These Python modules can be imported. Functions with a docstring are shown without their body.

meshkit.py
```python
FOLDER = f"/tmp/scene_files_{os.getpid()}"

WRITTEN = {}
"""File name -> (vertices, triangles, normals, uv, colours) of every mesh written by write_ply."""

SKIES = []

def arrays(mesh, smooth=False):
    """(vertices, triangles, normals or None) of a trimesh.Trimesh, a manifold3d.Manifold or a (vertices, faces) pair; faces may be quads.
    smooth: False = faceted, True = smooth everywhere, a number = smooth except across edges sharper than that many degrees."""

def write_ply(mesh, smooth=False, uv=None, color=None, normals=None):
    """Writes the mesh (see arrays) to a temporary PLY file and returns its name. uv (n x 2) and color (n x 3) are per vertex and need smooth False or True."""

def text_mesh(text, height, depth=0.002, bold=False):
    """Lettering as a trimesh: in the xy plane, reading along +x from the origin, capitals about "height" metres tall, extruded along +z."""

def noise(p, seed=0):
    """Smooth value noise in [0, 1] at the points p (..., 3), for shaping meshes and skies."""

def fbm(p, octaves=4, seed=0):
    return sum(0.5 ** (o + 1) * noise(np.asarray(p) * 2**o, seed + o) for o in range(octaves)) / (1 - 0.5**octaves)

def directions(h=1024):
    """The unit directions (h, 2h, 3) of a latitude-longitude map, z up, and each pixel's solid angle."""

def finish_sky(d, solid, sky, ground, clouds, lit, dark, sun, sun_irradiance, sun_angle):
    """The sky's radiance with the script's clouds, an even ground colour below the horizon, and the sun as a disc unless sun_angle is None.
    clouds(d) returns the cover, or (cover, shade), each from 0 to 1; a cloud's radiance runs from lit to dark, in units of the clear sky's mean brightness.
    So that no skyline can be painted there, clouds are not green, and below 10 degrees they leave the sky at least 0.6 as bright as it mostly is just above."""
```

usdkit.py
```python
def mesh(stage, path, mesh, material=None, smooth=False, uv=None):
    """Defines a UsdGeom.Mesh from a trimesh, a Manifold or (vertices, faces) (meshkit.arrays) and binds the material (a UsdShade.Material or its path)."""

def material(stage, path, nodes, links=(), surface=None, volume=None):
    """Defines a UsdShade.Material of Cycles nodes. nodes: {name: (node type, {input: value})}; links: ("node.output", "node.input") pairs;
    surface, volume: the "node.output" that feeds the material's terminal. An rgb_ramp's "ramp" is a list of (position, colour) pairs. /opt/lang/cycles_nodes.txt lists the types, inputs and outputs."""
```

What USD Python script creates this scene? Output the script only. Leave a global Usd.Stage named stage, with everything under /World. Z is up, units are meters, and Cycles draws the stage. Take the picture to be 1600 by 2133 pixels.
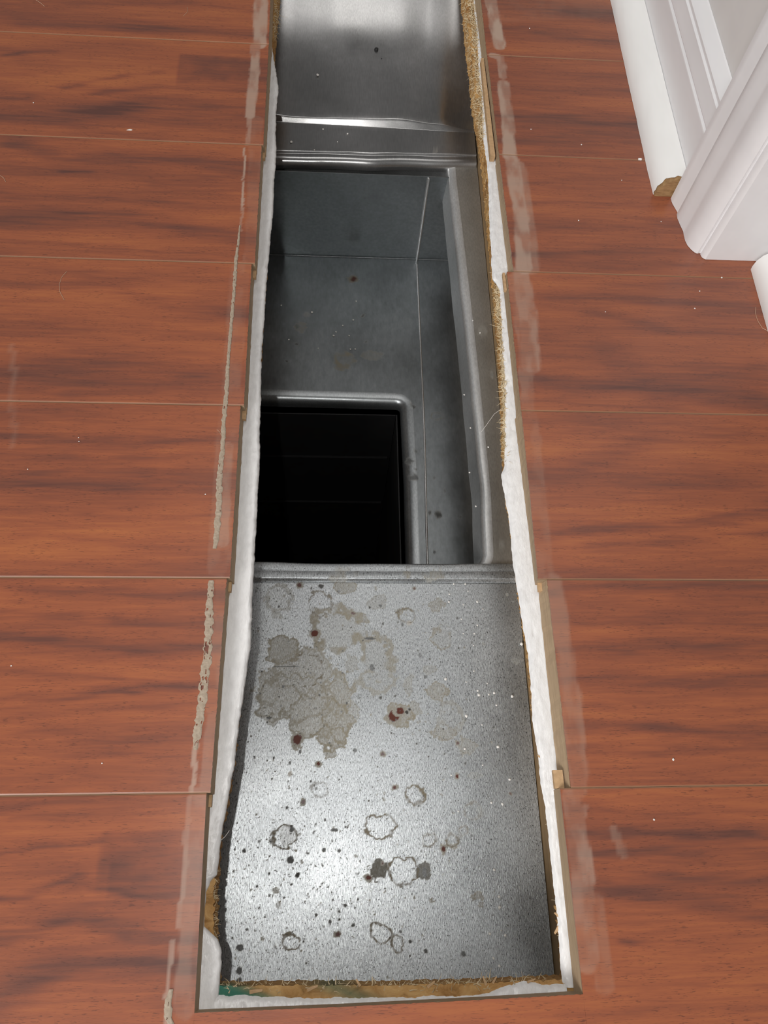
import math, random
import numpy as np
import trimesh
from shapely.geometry import Polygon, LineString, Point, box
from shapely.ops import unary_union
import meshkit, usdkit
from pxr import Usd, UsdGeom, UsdLux, UsdShade, Gf, Sdf, Vt

random.seed(7)
rng = np.random.default_rng(7)
stage = Usd.Stage.CreateInMemory()
UsdGeom.SetStageUpAxis(stage, UsdGeom.Tokens.z)
UsdGeom.SetStageMetersPerUnit(stage, 1.0)
WORLD = UsdGeom.Xform.Define(stage, '/World')
stage.SetDefaultPrim(WORLD.GetPrim())
UsdGeom.Scope.Define(stage, '/World/Looks')

# ------------------------------------------------------------------ camera, light, exposure
CAM_H, FPX = 0.46161, 1602.0
CAM_M = np.array([[0.9978883, -0.00936576, -0.06427461],
                  [-0.01803873, 0.91066329, -0.41275534],
                  [0.0623983, 0.41304316, 0.9085713]])          # columns: right, up, back
cam = UsdGeom.Camera.Define(stage, '/World/Camera')
m4 = np.eye(4); m4[:3, :3] = CAM_M.T; m4[3, :3] = (0, 0, CAM_H)
cam.AddTransformOp().Set(Gf.Matrix4d(*m4.ravel().tolist()))
cam.CreateHorizontalApertureAttr(24.0)
cam.CreateVerticalApertureAttr(24.0 * 2133 / 1600)
cam.CreateFocalLengthAttr(24.0 * FPX / 1600)
cam.CreateClippingRangeAttr(Gf.Vec2f(0.01, 60))
cam.CreateExposureAttr(0.12)

# daylight and ceiling bounce of the room: an even pale dome, nothing below the horizon
dome = UsdLux.DomeLight.Define(stage, '/World/room_daylight')
dome.CreateIntensityAttr(1.0)
dm = usdkit.material(stage, '/World/Looks/sky', {
    'g': ('geometry', {}), 's': ('separate_xyz', {}),
    'r': ('map_range', {'from_min': -0.05, 'from_max': 0.02, 'to_min': 0.0, 'to_max': 0.15, 'clamp': True}),
    'b': ('background_shader', {'color': (1.0, 0.975, 0.96)})},
    [('g.position', 's.vector'), ('s.z', 'r.value'), ('r.result', 'b.strength')], surface='b.background')
UsdShade.MaterialBindingAPI.Apply(dome.GetPrim()).Bind(dm)

# the phone's torch, just left of the lens
torch = UsdLux.SphereLight.Define(stage, '/World/phone_torch')
torch.CreateRadiusAttr(0.0035)
torch.CreateIntensityAttr(5300.0)
torch.CreateColorAttr(Gf.Vec3f(1.0, 0.98, 0.95))
torch.AddTranslateOp().Set(Gf.Vec3d(-0.042, 0.012, CAM_H))

# the ceiling lamp above the far half of the opening
# daylight from the window behind and to the left of the photographer
win = UsdLux.RectLight.Define(stage, '/World/window_light')
win.CreateWidthAttr(1.6); win.CreateHeightAttr(1.4)
win.CreateIntensityAttr(14.5)
win.CreateColorAttr(Gf.Vec3f(1.0, 0.98, 0.97))
def aim(light, pos, target):
    z = np.array(pos, float) - np.array(target, float); z /= np.linalg.norm(z)
    x = np.cross([0, 0, 1.0], z); x /= np.linalg.norm(x); y = np.cross(z, x)
    q = np.eye(4); q[0, :3], q[1, :3], q[2, :3], q[3, :3] = x, y, z, pos
    light.AddTransformOp().Set(Gf.Matrix4d(*q.ravel().tolist()))
aim(win, (-1.7, -2.0, 2.4), (0.1, 0.3, 0.0))

lamp = UsdLux.RectLight.Define(stage, '/World/ceiling_lamp')
lamp.CreateWidthAttr(0.6); lamp.CreateHeightAttr(1.0)
lamp.CreateIntensityAttr(2.5)
lamp.CreateColorAttr(Gf.Vec3f(1.0, 0.97, 0.94))
lamp.AddTranslateOp().Set(Gf.Vec3d(0.07, 1.05, 2.4))

# ------------------------------------------------------------------ helpers
def P(x, y, z=0.0):
    """where the line of sight through a photo point meets the level z"""
    d = CAM_M @ np.array([(x - 800) / FPX, -(y - 1066.5) / FPX, -1.0])
    return np.array([0, 0, CAM_H]) + d * ((CAM_H - z) / -d[2])

def PL(pts, z=0.0):
    return np.array([P(x, y, z)[:2] for x, y in pts])

used = {}
def path_for(name, parent=None):
    base = (parent.GetPath().pathString if parent else '/World') + '/' + name
    n = used.get(base, 0); used[base] = n + 1
    return base if n == 0 else f'{base}_{n:03d}'

def tag(p, label=None, cat=None, group=None, kind=None):
    for k, v in (('label', label), ('category', cat), ('group', group), ('kind', kind)):
        if v:
            p.SetCustomDataByKey(k, v)
    return p

def obj(name, mesh, mat, parent=None, smooth=False, attrs=None, **t):
    m = usdkit.mesh(stage, path_for(name, parent), mesh, mat, smooth=smooth)
    for k, v in (attrs or {}).items():
        v = np.asarray(v, np.float32)
        if v.ndim == 1:
            UsdGeom.PrimvarsAPI(m).CreatePrimvar(k, Sdf.ValueTypeNames.FloatArray, 'vertex').Set(Vt.FloatArray.FromNumpy(v))
        else:
            UsdGeom.PrimvarsAPI(m).CreatePrimvar(k, Sdf.ValueTypeNames.Color3fArray, 'vertex').Set(Vt.Vec3fArray.FromNumpy(v))
    return tag(m.GetPrim(), **t)

def thing(name, parent=None, **t):
    return tag(UsdGeom.Xform.Define(stage, path_for(name, parent)).GetPrim(), **t)

def grid_faces(nr, nc, flip=False, wrap=False):
    r, c = np.meshgrid(np.arange(nr - 1), np.arange(nc if wrap else nc - 1), indexing='ij')
    c2 = (c + 1) % nc
    q = np.stack([r * nc + c, r * nc + c2, (r + 1) * nc + c2, (r + 1) * nc + c], -1).reshape(-1, 4)
    q = q[:, ::-1] if flip else q
    return np.vstack([q[:, [0, 1, 2]], q[:, [0, 2, 3]]])

def join(parts):
    v, f, n = [], [], 0
    for a, b in parts:
        v.append(a); f.append(np.asarray(b) + n); n += len(a)
    return np.vstack(v), np.vstack(f)

def tm(vf):
    return trimesh.Trimesh(vf[0], vf[1], process=False)

def extrude(poly, z0, z1):
    m = trimesh.creation.extrude_polygon(poly, z1 - z0, engine='earcut')
    m.apply_translation([0, 0, z0])
    return m

def loft(profile, path_fn, ts):
    """profile (n,2) swept: path_fn(t, profile) -> (n,3)"""
    v = np.vstack([path_fn(t, profile) for t in ts])
    return v, grid_faces(len(ts), len(profile))

def tube(pts, r, sides=5):
    pts = np.asarray(pts, float); n = len(pts)
    rr = np.broadcast_to(r, (n,))
    d = np.gradient(pts, axis=0); d /= np.maximum(np.linalg.norm(d, axis=1, keepdims=True), 1e-12)
    up = np.where(np.abs(d[:, 2:3]) > 0.9, [[1.0, 0, 0]], [[0, 0, 1.0]])
    a = np.cross(d, up); a /= np.linalg.norm(a, axis=1, keepdims=True); b = np.cross(d, a)
    th = np.linspace(0, 2 * np.pi, sides, endpoint=False)
    v = pts[:, None] + rr[:, None, None] * (a[:, None] * np.cos(th)[None, :, None] + b[:, None] * np.sin(th)[None, :, None])
    f = grid_faces(n, sides, wrap=True)
    v = np.vstack([v.reshape(-1, 3), pts[:1], pts[-1:]]); k = n * sides
    cap = [[k, (i + 1) % sides, i] for i in range(sides)] + [[k + 1, (n - 1) * sides + i, (n - 1) * sides + (i + 1) % sides] for i in range(sides)]
    return v, np.vstack([f, cap])

def resample(line, step):
    L = LineString(line); n = max(2, int(L.length / step) + 1)
    return np.array([L.interpolate(s).coords[0] for s in np.linspace(0, L.length, n)])

def interp_line(pts):
    """X as a function of Y along a polyline"""
    p = pts[np.argsort(pts[:, 1])]
    return lambda y: np.interp(y, p[:, 1], p[:, 0])

def n2(x, y, seed=0, octaves=3):
    return meshkit.fbm(np.stack([x, y, np.zeros_like(x)], -1), octaves, seed)

def smoothstep(a, b, x):
    t = np.clip((x - a) / (b - a), 0, 1)
    return t * t * (3 - 2 * t)

def seg_dist(p, a, b):
    ab = b - a; t = np.clip(((p - a) @ ab) / max(ab @ ab, 1e-12), 0, 1)
    return np.linalg.norm(p - (a + t[:, None] * ab), axis=1), t

# ------------------------------------------------------------------ materials
L = '/World/Looks/'
def mat(name, nodes, links, surface='p.BSDF'):
    return usdkit.material(stage, L + name, nodes, links, surface=surface)

def wood_print(name, seed):
    """printed red-brown wood grain of the laminate; 'tone', 'haze' and 'edge' are laid over each plank's own mesh"""
    return mat(name, {
        'tc': ('texture_coordinate', {}),
        'm1': ('mapping', {'scale': (26, 420, 1), 'location': (seed * 3.1, seed * 7.7, 0)}),
        'n1': ('noise_texture', {'scale': 1.0, 'detail': 4, 'roughness': 0.6, 'distortion': 0.6}),
        'm2': ('mapping', {'scale': (230, 1900, 1), 'location': (seed * 5.3, seed, 0)}),
        'n2': ('noise_texture', {'scale': 1.0, 'detail': 2, 'roughness': 0.55, 'distortion': 0.3}),
        'm3': ('mapping', {'scale': (45, 160, 1), 'location': (seed, seed * 2.3, 0)}),
        'n3': ('noise_texture', {'scale': 1.0, 'detail': 3}),
        'at': ('attribute', {'attribute': 'tone'}),
        'ah': ('attribute', {'attribute': 'haze'}),
        'ae': ('attribute', {'attribute': 'edge'}),
        # tone + grain
        'g1': ('math', {'math_type': 'multiply_add', 'value2': 0.72, 'value3': -0.36}),
        's1': ('math', {'math_type': 'add'}),
        'ramp': ('rgb_ramp', {'ramp': [(0.0, (0.385, 0.128, 0.051)), (0.30, (0.305, 0.096, 0.046)), (0.55, (0.230, 0.075, 0.042)), (0.8, (0.158, 0.060, 0.041)), (1.0, (0.108, 0.046, 0.036))]}),
        'pore': ('map_range', {'range_type': 'smoothstep', 'from_min': 0.57, 'from_max': 0.66, 'to_min': 0.0, 'to_max': 0.62, 'clamp': True}),
        'pm': ('map_range', {'from_min': 0.42, 'from_max': 0.58, 'to_min': 0.15, 'to_max': 1.0, 'clamp': True}),
        'pp': ('math', {'math_type': 'multiply'}),
        'mixp': ('mix', {'color2': (0.085, 0.035, 0.026)}),
        'mixh': ('mix', {'color2': (0.42, 0.305, 0.235)}),
        'mixe': ('mix', {'color2': (0.27, 0.155, 0.085)}),
        'rg': ('map_range', {'from_min': 0, 'from_max': 1, 'to_min': 0.30, 'to_max': 0.60, 'clamp': True}), 'hx': ('math', {'math_type': 'maximum'}),
        'bm': ('bump', {'strength': 0.12, 'distance': 0.0002}),
        'p': ('principled_bsdf', {'specular_ior_level': 0.5}),
    }, [('tc.object', 'm1.vector'), ('m1.vector', 'n1.vector'), ('tc.object', 'm2.vector'), ('m2.vector', 'n2.vector'),
        ('tc.object', 'm3.vector'), ('m3.vector', 'n3.vector'),
        ('n1.fac', 'g1.value1'), ('g1.value', 's1.value1'), ('at.fac', 's1.value2'), ('s1.value', 'ramp.fac'),
        ('n2.fac', 'pore.value'), ('n3.fac', 'pm.value'), ('pore.result', 'pp.value1'), ('pm.result', 'pp.value2'),
        ('pp.value', 'mixp.fac'), ('ramp.color', 'mixp.color1'),
        ('ah.fac', 'mixh.fac'), ('mixp.color', 'mixh.color1'),
        ('ae.fac', 'mixe.fac'), ('mixh.color', 'mixe.color1'),
        ('mixe.color', 'p.base_color'), ('ah.fac', 'hx.value1'), ('ae.fac', 'hx.value2'), ('hx.value', 'rg.value'), ('rg.result', 'p.roughness'),
        ('n2.fac', 'bm.height'), ('bm.normal', 'p.normal')])
WOODS = [wood_print(f'laminate_print_{k}', k + 1) for k in range(4)]

def plain(name, c1, c2, scale=(60, 60, 60), rough=0.7, bump=0.2, dist=0.0005, detail=4, spec=0.4):
    return mat(name, {
        'tc': ('texture_coordinate', {}), 'm': ('mapping', {'scale': scale}),
        'n': ('noise_texture', {'scale': 1.0, 'detail': detail, 'roughness': 0.6}),
        'r': ('rgb_ramp', {'ramp': [(0.28, c1), (0.72, c2)]}),
        'b': ('bump', {'strength': bump, 'distance': dist}),
        'p': ('principled_bsdf', {'roughness': rough, 'specular_ior_level': spec})},
        [('tc.object', 'm.vector'), ('m.vector', 'n.vector'), ('n.fac', 'r.fac'), ('r.color', 'p.base_color'),
         ('n.fac', 'b.height'), ('b.normal', 'p.normal')])

HDF = plain('fibreboard_core', (0.31, 0.22, 0.135), (0.41, 0.30, 0.19), (60, 60, 900), 0.8)
TONGUE = plain('fibreboard_tongue', (0.42, 0.27, 0.14), (0.58, 0.38, 0.21), (300, 300, 300), 0.8)
FOAM = plain('white_foam', (0.70, 0.69, 0.68), (0.83, 0.825, 0.815), (420, 130, 420), 0.30, 0.55, 0.0008, 5, 0.5)
PAINT = plain('white_gloss_paint', (0.775, 0.77, 0.775), (0.825, 0.82, 0.825), (40, 12, 40), 0.38, 0.06, 0.0006)
PAINT2 = plain('cream_white_paint', (0.85, 0.85, 0.83), (0.90, 0.90, 0.88), (60, 14, 60), 0.42, 0.08, 0.0006)
WALLP = plain('wall_paint', (0.74, 0.73, 0.71), (0.78, 0.77, 0.75), (30, 30, 30), 0.6, 0.05)
RAW = plain('raw_wood', (0.22, 0.12, 0.05), (0.42, 0.26, 0.12), (140, 140, 500), 0.8)
JOIST = plain('joist_wood', (0.20, 0.125, 0.055), (0.31, 0.20, 0.095), (60, 14, 160), 0.75)
CAULK = plain('dried_caulk', (0.30, 0.235, 0.17), (0.41, 0.335, 0.255), (500, 500, 500), 0.6, 0.3)
CRUMB = plain('plaster', (0.72, 0.70, 0.66), (0.86, 0.84, 0.80), (900, 900, 900), 0.8)
FIBRE = plain('wood_splinter', (0.44, 0.33, 0.18), (0.74, 0.62, 0.42), (120, 120, 120), 0.8)
HAIR = plain('fine_hair', (0.50, 0.33, 0.22), (0.62, 0.45, 0.32), (50, 50, 50), 0.4)
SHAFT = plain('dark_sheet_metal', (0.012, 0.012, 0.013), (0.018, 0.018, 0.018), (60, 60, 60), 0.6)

OSB = mat('strand_board', {
    'tc': ('texture_coordinate', {}), 'm': ('mapping', {'scale': (110, 170, 420)}),
    'n': ('noise_texture', {'scale': 1.0, 'detail': 5, 'roughness': 0.65, 'distortion': 0.8}),
    'm2': ('mapping', {'scale': (60, 60, 160)}), 'v': ('noise_texture', {'scale': 1.0, 'detail': 2}), 'vr': ('rgb_ramp', {'ramp': [(0.35, (0.62, 0.50, 0.40)), (0.6, (1.0, 0.97, 0.92))]}),
    'r': ('rgb_ramp', {'ramp': [(0.25, (0.20, 0.105, 0.035)), (0.45, (0.46, 0.27, 0.105)), (0.75, (0.66, 0.45, 0.21))]}),
    'mx': ('mix', {'mix_type': 'multiply', 'fac': 0.8}),
    'ag': ('attribute', {'attribute': 'green'}), 'mg': ('mix', {'color2': (0.045, 0.17, 0.12)}),
    'b': ('bump', {'strength': 0.8, 'distance': 0.001}),
    'p': ('principled_bsdf', {'roughness': 0.85, 'specular_ior_level': 0.2})},
    [('tc.object', 'm.vector'), ('m.vector', 'n.vector'), ('tc.object', 'm2.vector'), ('m2.vector', 'v.vector'), ('v.fac', 'vr.fac'), ('n.fac', 'r.fac'),
     ('r.color', 'mx.color1'), ('vr.color', 'mx.color2'), ('mx.color', 'mg.color1'), ('ag.fac', 'mg.fac'), ('mg.color', 'p.base_color'),
     ('n.fac', 'b.height'), ('b.normal', 'p.normal')])

def galvanised(name, base, rough=0.42, grain=(900, 160, 900), var=0.25, bump=0.15, stains=False, metallic=0.85, pepper=0):
    nodes = {
        'tc': ('texture_coordinate', {}), 'm': ('mapping', {'scale': grain}),
        'n': ('noise_texture', {'scale': 1.0, 'detail': 3, 'roughness': 0.6}),
        'm2': ('mapping', {'scale': (14, 14, 14)}), 'n2': ('noise_texture', {'scale': 1.0, 'detail': 4}),
        'k': ('rgb_ramp', {'ramp': [(0.25, tuple(c * (1 - var) for c in base)), (0.75, tuple(min(1, c * (1 + var)) for c in base))]}),
        'cl': ('rgb_ramp', {'ramp': [(0.3, (0.80, 0.80, 0.79)), (0.7, (1.0, 1.0, 1.0))]}),
        'mx': ('mix', {'mix_type': 'multiply', 'fac': 1.0}),
        'rr': ('map_range', {'from_min': 0.3, 'from_max': 0.7, 'to_min': rough - 0.07, 'to_max': rough + 0.07, 'clamp': True}),
        'b': ('bump', {'strength': bump, 'distance': 0.0002}),
        'p': ('principled_bsdf', {'metallic': metallic})}
    links = [('tc.object', 'm.vector'), ('m.vector', 'n.vector'), ('tc.object', 'm2.vector'), ('m2.vector', 'n2.vector'),
             ('n.fac', 'k.fac'), ('n2.fac', 'cl.fac'), ('k.color', 'mx.color1'), ('cl.color', 'mx.color2'),
             ('n2.fac', 'rr.value'), ('n.fac', 'b.height'), ('b.normal', 'p.normal')]
    if stains and pepper:
        nodes |= {'mp': ('mapping', {'scale': (1250, 900, 900)}), 'np': ('noise_texture', {'scale': 1.0, 'detail': 1}), 'pr': ('map_range', {'range_type': 'smoothstep', 'from_min': 0.635, 'from_max': 0.70, 'to_min': 0.0, 'to_max': pepper, 'clamp': True}), 'mpx': ('mix', {'color2': (0.05, 0.05, 0.045)})}
        links = [l for l in links if l[1] != 'zz'] + [('tc.object', 'mp.vector'), ('mp.vector', 'np.vector'), ('np.fac', 'pr.value'), ('pr.result', 'mpx.fac'), ('mx.color', 'mpx.color1')]
    if stains:
        nodes |= {'at': ('attribute', {'attribute': 'stain_color'}), 'af': ('attribute', {'attribute': 'stain'}),
                  'ms': ('mix', {}), 'inv': ('math', {'math_type': 'multiply_add', 'value2': -metallic, 'value3': metallic}),
                  'ra': ('math', {'math_type': 'multiply_add', 'value2': 0.3})}
        links += [('mpx.color' if pepper else 'mx.color', 'ms.color1'), ('at.color', 'ms.color2'), ('af.fac', 'ms.fac'), ('ms.color', 'p.base_color'),
                  ('af.fac', 'inv.value1'), ('inv.value', 'p.metallic'), ('af.fac', 'ra.value1'), ('rr.result', 'ra.value3'), ('ra.value', 'p.roughness')]
    else:
        links += [('mx.color', 'p.base_color'), ('rr.result', 'p.roughness')]
    return mat(name, nodes, links)

GALV_NEAR = galvanised('weathered_galvanised_sheet', (0.47, 0.495, 0.51), 0.37, (2100, 480, 900), 0.5, 0.5, True, 0.86, pepper=0.75)
GALV_FAR = galvanised('smooth_galvanised_sheet', (0.37, 0.37, 0.37), 0.25, (1100, 90, 900), 0.14, 0.05, True, 0.9)
GALV_FRAME = galvanised('dull_galvanised_sheet', (0.47, 0.455, 0.42), 0.42, (900, 300, 900), 0.15, 0.08, True, 0.85)
GALV_LIP = galvanised('bare_rolled_edge_metal', (0.78, 0.79, 0.79), 0.38, (900, 300, 900), 0.15, 0.08, True, 0.85)
GALV_EDGE = galvanised('turned_down_edge_metal', (0.36, 0.38, 0.39), 0.32, (900, 300, 900), 0.2, 0.08, True, 0.85)
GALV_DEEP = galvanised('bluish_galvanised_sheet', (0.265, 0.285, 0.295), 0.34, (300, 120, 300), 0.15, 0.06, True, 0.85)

# ------------------------------------------------------------------ floor: planks in rows across the opening
W = 0.127
SEAM0 = 0.03622
T_TOP, T_LAM = 0.0012, 0.012
floor = thing('floor', label='red-brown wood-look laminate floor around the opening', kind='structure')

# edge of each plank where the opening was sawn: (far, near) photo points on the top face
LEFT = {5: [(564, -40), (560, 90)], 4: [(560, 93), (548.5, 300)], 3: [(545, 303), (531, 548)], 2: [(524, 552), (508, 843)],
        1: [(501, 848), (479, 1203)], 0: [(472, 1206), (438, 1652)], -1: [(430, 1657), (405, 2108)]}
RIGHT = {5: [(998, -40), (1015, 117)], 4: [(1016, 120), (1040.5, 327)], 3: [(1041, 330), (1070, 563)], 2: [(1056.6, 567), (1086, 856)],
         1: [(1087, 860), (1121, 1203)], 0: [(1140, 1208), (1189, 1638)], -1: [(1167, 1643), (1215, 2071)]}
# where the core's lower edge shows inside that (photo points at the core's underside)
LEFT_C = {5: [(571, -40), (567, 90)], 4: [(567, 93), (556, 300)], 3: [(551, 303), (537, 548)], 2: [(531, 552), (516, 843)],
          1: [(509, 848), (489, 1203)], 0: [(480, 1206), (447, 1652)], -1: [(439, 1657), (414, 2104)]}
RIGHT_C = {5: [(984, -40), (1003, 117)], 4: [(1004, 120), (1031, 327)], 3: [(1030, 330), (1058, 563)], 2: [(1046, 567), (1074, 856)],
           1: [(1071, 860), (1113, 1203)], 0: [(1119, 1208), (1164, 1638)], -1: [(1153, 1643), (1196, 2068)]}
NEAR = PL([(405, 2110), (700, 2098), (1000, 2083), (1215, 2071)])
near_y = lambda x: np.interp(x, NEAR[:, 0], NEAR[:, 1])
NEAR_C = PL([(405, 2103), (700, 2091), (1000, 2076), (1215, 2063)], -T_LAM)
near_yc = lambda x: np.interp(x, NEAR_C[:, 0], NEAR_C[:, 1])

STREAKS = {  # dark figure of the print, photo points, half width (px), strength
 'L': [([(0, 4), (400, 8), (560, 20)], 7, .5), ([(60, 48), (250, 55), (420, 62), (555, 75)], 10, .6), ([(0, 118), (110, 110)], 4, .9),
       ([(130, 182), (250, 160), (335, 150)], 3.5, .9), ([(200, 196), (330, 178), (420, 186), (545, 190)], 5, .8), ([(0, 205), (45, 205)], 6, .9),
       ([(0, 245), (130, 246), (250, 225), (330, 207), (430, 215), (545, 225)], 15, .9), ([(180, 268), (320, 285)], 10, .55), ([(400, 250), (545, 260)], 12, .35),
       ([(0, 105), (60, 130), (130, 140)], 9, .35), ([(0, 160), (130, 150)], 6, .4),
       ([(30, 298), (120, 325), (270, 335), (400, 340), (545, 352)], 12, .85), ([(130, 358), (185, 358)], 4, .9), ([(0, 460), (150, 450), (270, 455), (380, 475), (530, 500)], 17, .75),
       ([(0, 405), (200, 415), (420, 430), (530, 435)], 7, .4), ([(0, 500), (200, 515), (400, 525)], 6, .4), ([(320, 380), (530, 385)], 8, .35),
       ([(0, 590), (250, 600), (330, 630), (430, 650), (520, 660)], 15, .6), ([(0, 680), (120, 692), (220, 720), (200, 760), (60, 770)], 30, .5), ([(380, 785), (510, 790)], 8, .5),
       ([(0, 565), (180, 570)], 9, .4), ([(300, 690), (515, 705)], 8, .3), ([(0, 815), (300, 825)], 8, .4),
       ([(0, 905), (150, 915), (300, 920), (490, 920)], 14, .9), ([(250, 955), (485, 948)], 10, .55), ([(0, 1005), (200, 1015), (480, 1015)], 17, .7), ([(0, 865), (300, 870), (490, 870)], 8, .3),
       ([(0, 1065), (250, 1075), (480, 1070)], 7, .35), ([(50, 1120), (300, 1135)], 8, .35), ([(0, 1170), (300, 1180), (470, 1175)], 7, .3), ([(60, 985), (300, 985)], 8, .5),
       ([(0, 1215), (200, 1228), (470, 1240)], 18, .6), ([(0, 1325), (150, 1342), (330, 1357), (460, 1352)], 14, .85), ([(250, 1290), (460, 1302)], 11, .6), ([(0, 1275), (150, 1280)], 9, .4),
       ([(0, 1455), (150, 1450), (300, 1430), (455, 1425)], 9, .9), ([(0, 1490), (150, 1480), (350, 1470), (455, 1460)], 15, .6), ([(80, 1525), (250, 1540), (440, 1520)], 20, .6),
       ([(0, 1550), (200, 1565), (440, 1580)], 8, .4), ([(300, 1385), (455, 1390)], 8, .4), ([(0, 1395), (250, 1410)], 6, .4),
       ([(0, 1680), (440, 1670)], 8, .35), ([(40, 1700), (300, 1700)], 6, .4), ([(0, 1870), (60, 1865), (165, 1828)], 8, 1.), ([(130, 1860), (170, 1850), (300, 1870), (410, 1880)], 8, .8),
       ([(0, 1960), (60, 1945), (120, 1925), (165, 1910), (280, 1950), (400, 1955)], 13, .9), ([(0, 2095), (60, 2035), (140, 1998), (300, 2000), (410, 2020)], 26, .8),
       ([(0, 1780), (120, 1760), (210, 1745)], 5, .6), ([(150, 2080), (400, 2090)], 8, .4)],
 'R': [([(1000, 12), (1300, 28)], 18, .75), ([(1010, 60), (1300, 82)], 14, .6), ([(1030, 150), (1330, 160)], 7, .3), ([(1030, 188), (1330, 196)], 14, .55),
       ([(1040, 240), (1340, 256)], 22, .85), ([(1045, 292), (1340, 292)], 14, .6), ([(1050, 380), (1420, 360)], 6, .35), ([(1060, 470), (1250, 478), (1500, 480)], 20, .75),
       ([(1070, 425), (1400, 430)], 7, .4), ([(1060, 530), (1480, 522)], 10, .5), ([(1060, 350), (1360, 345)], 8, .3),
       ([(1150, 618), (1340, 622), (1570, 645)], 13, .65), ([(1240, 650), (1400, 690), (1600, 700)], 10, .5), ([(1140, 700), (1260, 720), (1300, 770)], 12, .35),
       ([(1080, 788), (1300, 805), (1600, 835)], 17, .85), ([(1080, 835), (1400, 850)], 7, .4), ([(1100, 740), (1400, 760), (1600, 770)], 7, .35), ([(1300, 590), (1560, 600)], 9, .4),
       ([(1280, 890), (1400, 900), (1600, 910)], 22, .5), ([(1095, 985), (1200, 972), (1340, 920)], 20, .75), ([(1100, 1110), (1400, 1100), (1600, 1068)], 11, .95),
       ([(1240, 1140), (1420, 1120), (1600, 1112)], 9, .65), ([(1090, 905), (1250, 900)], 10, .4), ([(1300, 1000), (1600, 1010)], 12, .35), ([(1300, 1040), (1600, 1045)], 8, .3),
       ([(1140, 1238), (1300, 1218), (1600, 1225)], 12, .6), ([(1150, 1415), (1350, 1420), (1600, 1415)], 13, .65), ([(1150, 1290), (1600, 1300)], 7, .35), ([(1160, 1350), (1600, 1345)], 8, .4),
       ([(1180, 1510), (1400, 1520), (1600, 1530)], 16, .85), ([(1190, 1562), (1600, 1558)], 13, .75), ([(1170, 1465), (1600, 1470)], 8, .4), ([(1420, 1245), (1600, 1260)], 8, .4),
       ([(1180, 1690), (1600, 1690)], 6, .3), ([(1230, 1735), (1600, 1742)], 10, .8), ([(1200, 1772), (1450, 1775)], 9, .6), ([(1190, 1848), (1350, 1850), (1600, 1828)], 20, .85),
       ([(1290, 1870), (1600, 1900)], 16, .65), ([(1300, 1970), (1360, 1975)], 6, .6), ([(1220, 2050), (1600, 2055)], 6, .35), ([(1180, 2118), (1600, 2100)], 10, .35)]}
BLOCKS = [('L', (375, 113, 575, 168), .75), ('L', (215, 1733, 425, 1800), .7), ('L', (230, 1800, 420, 1850), .3)]
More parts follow.
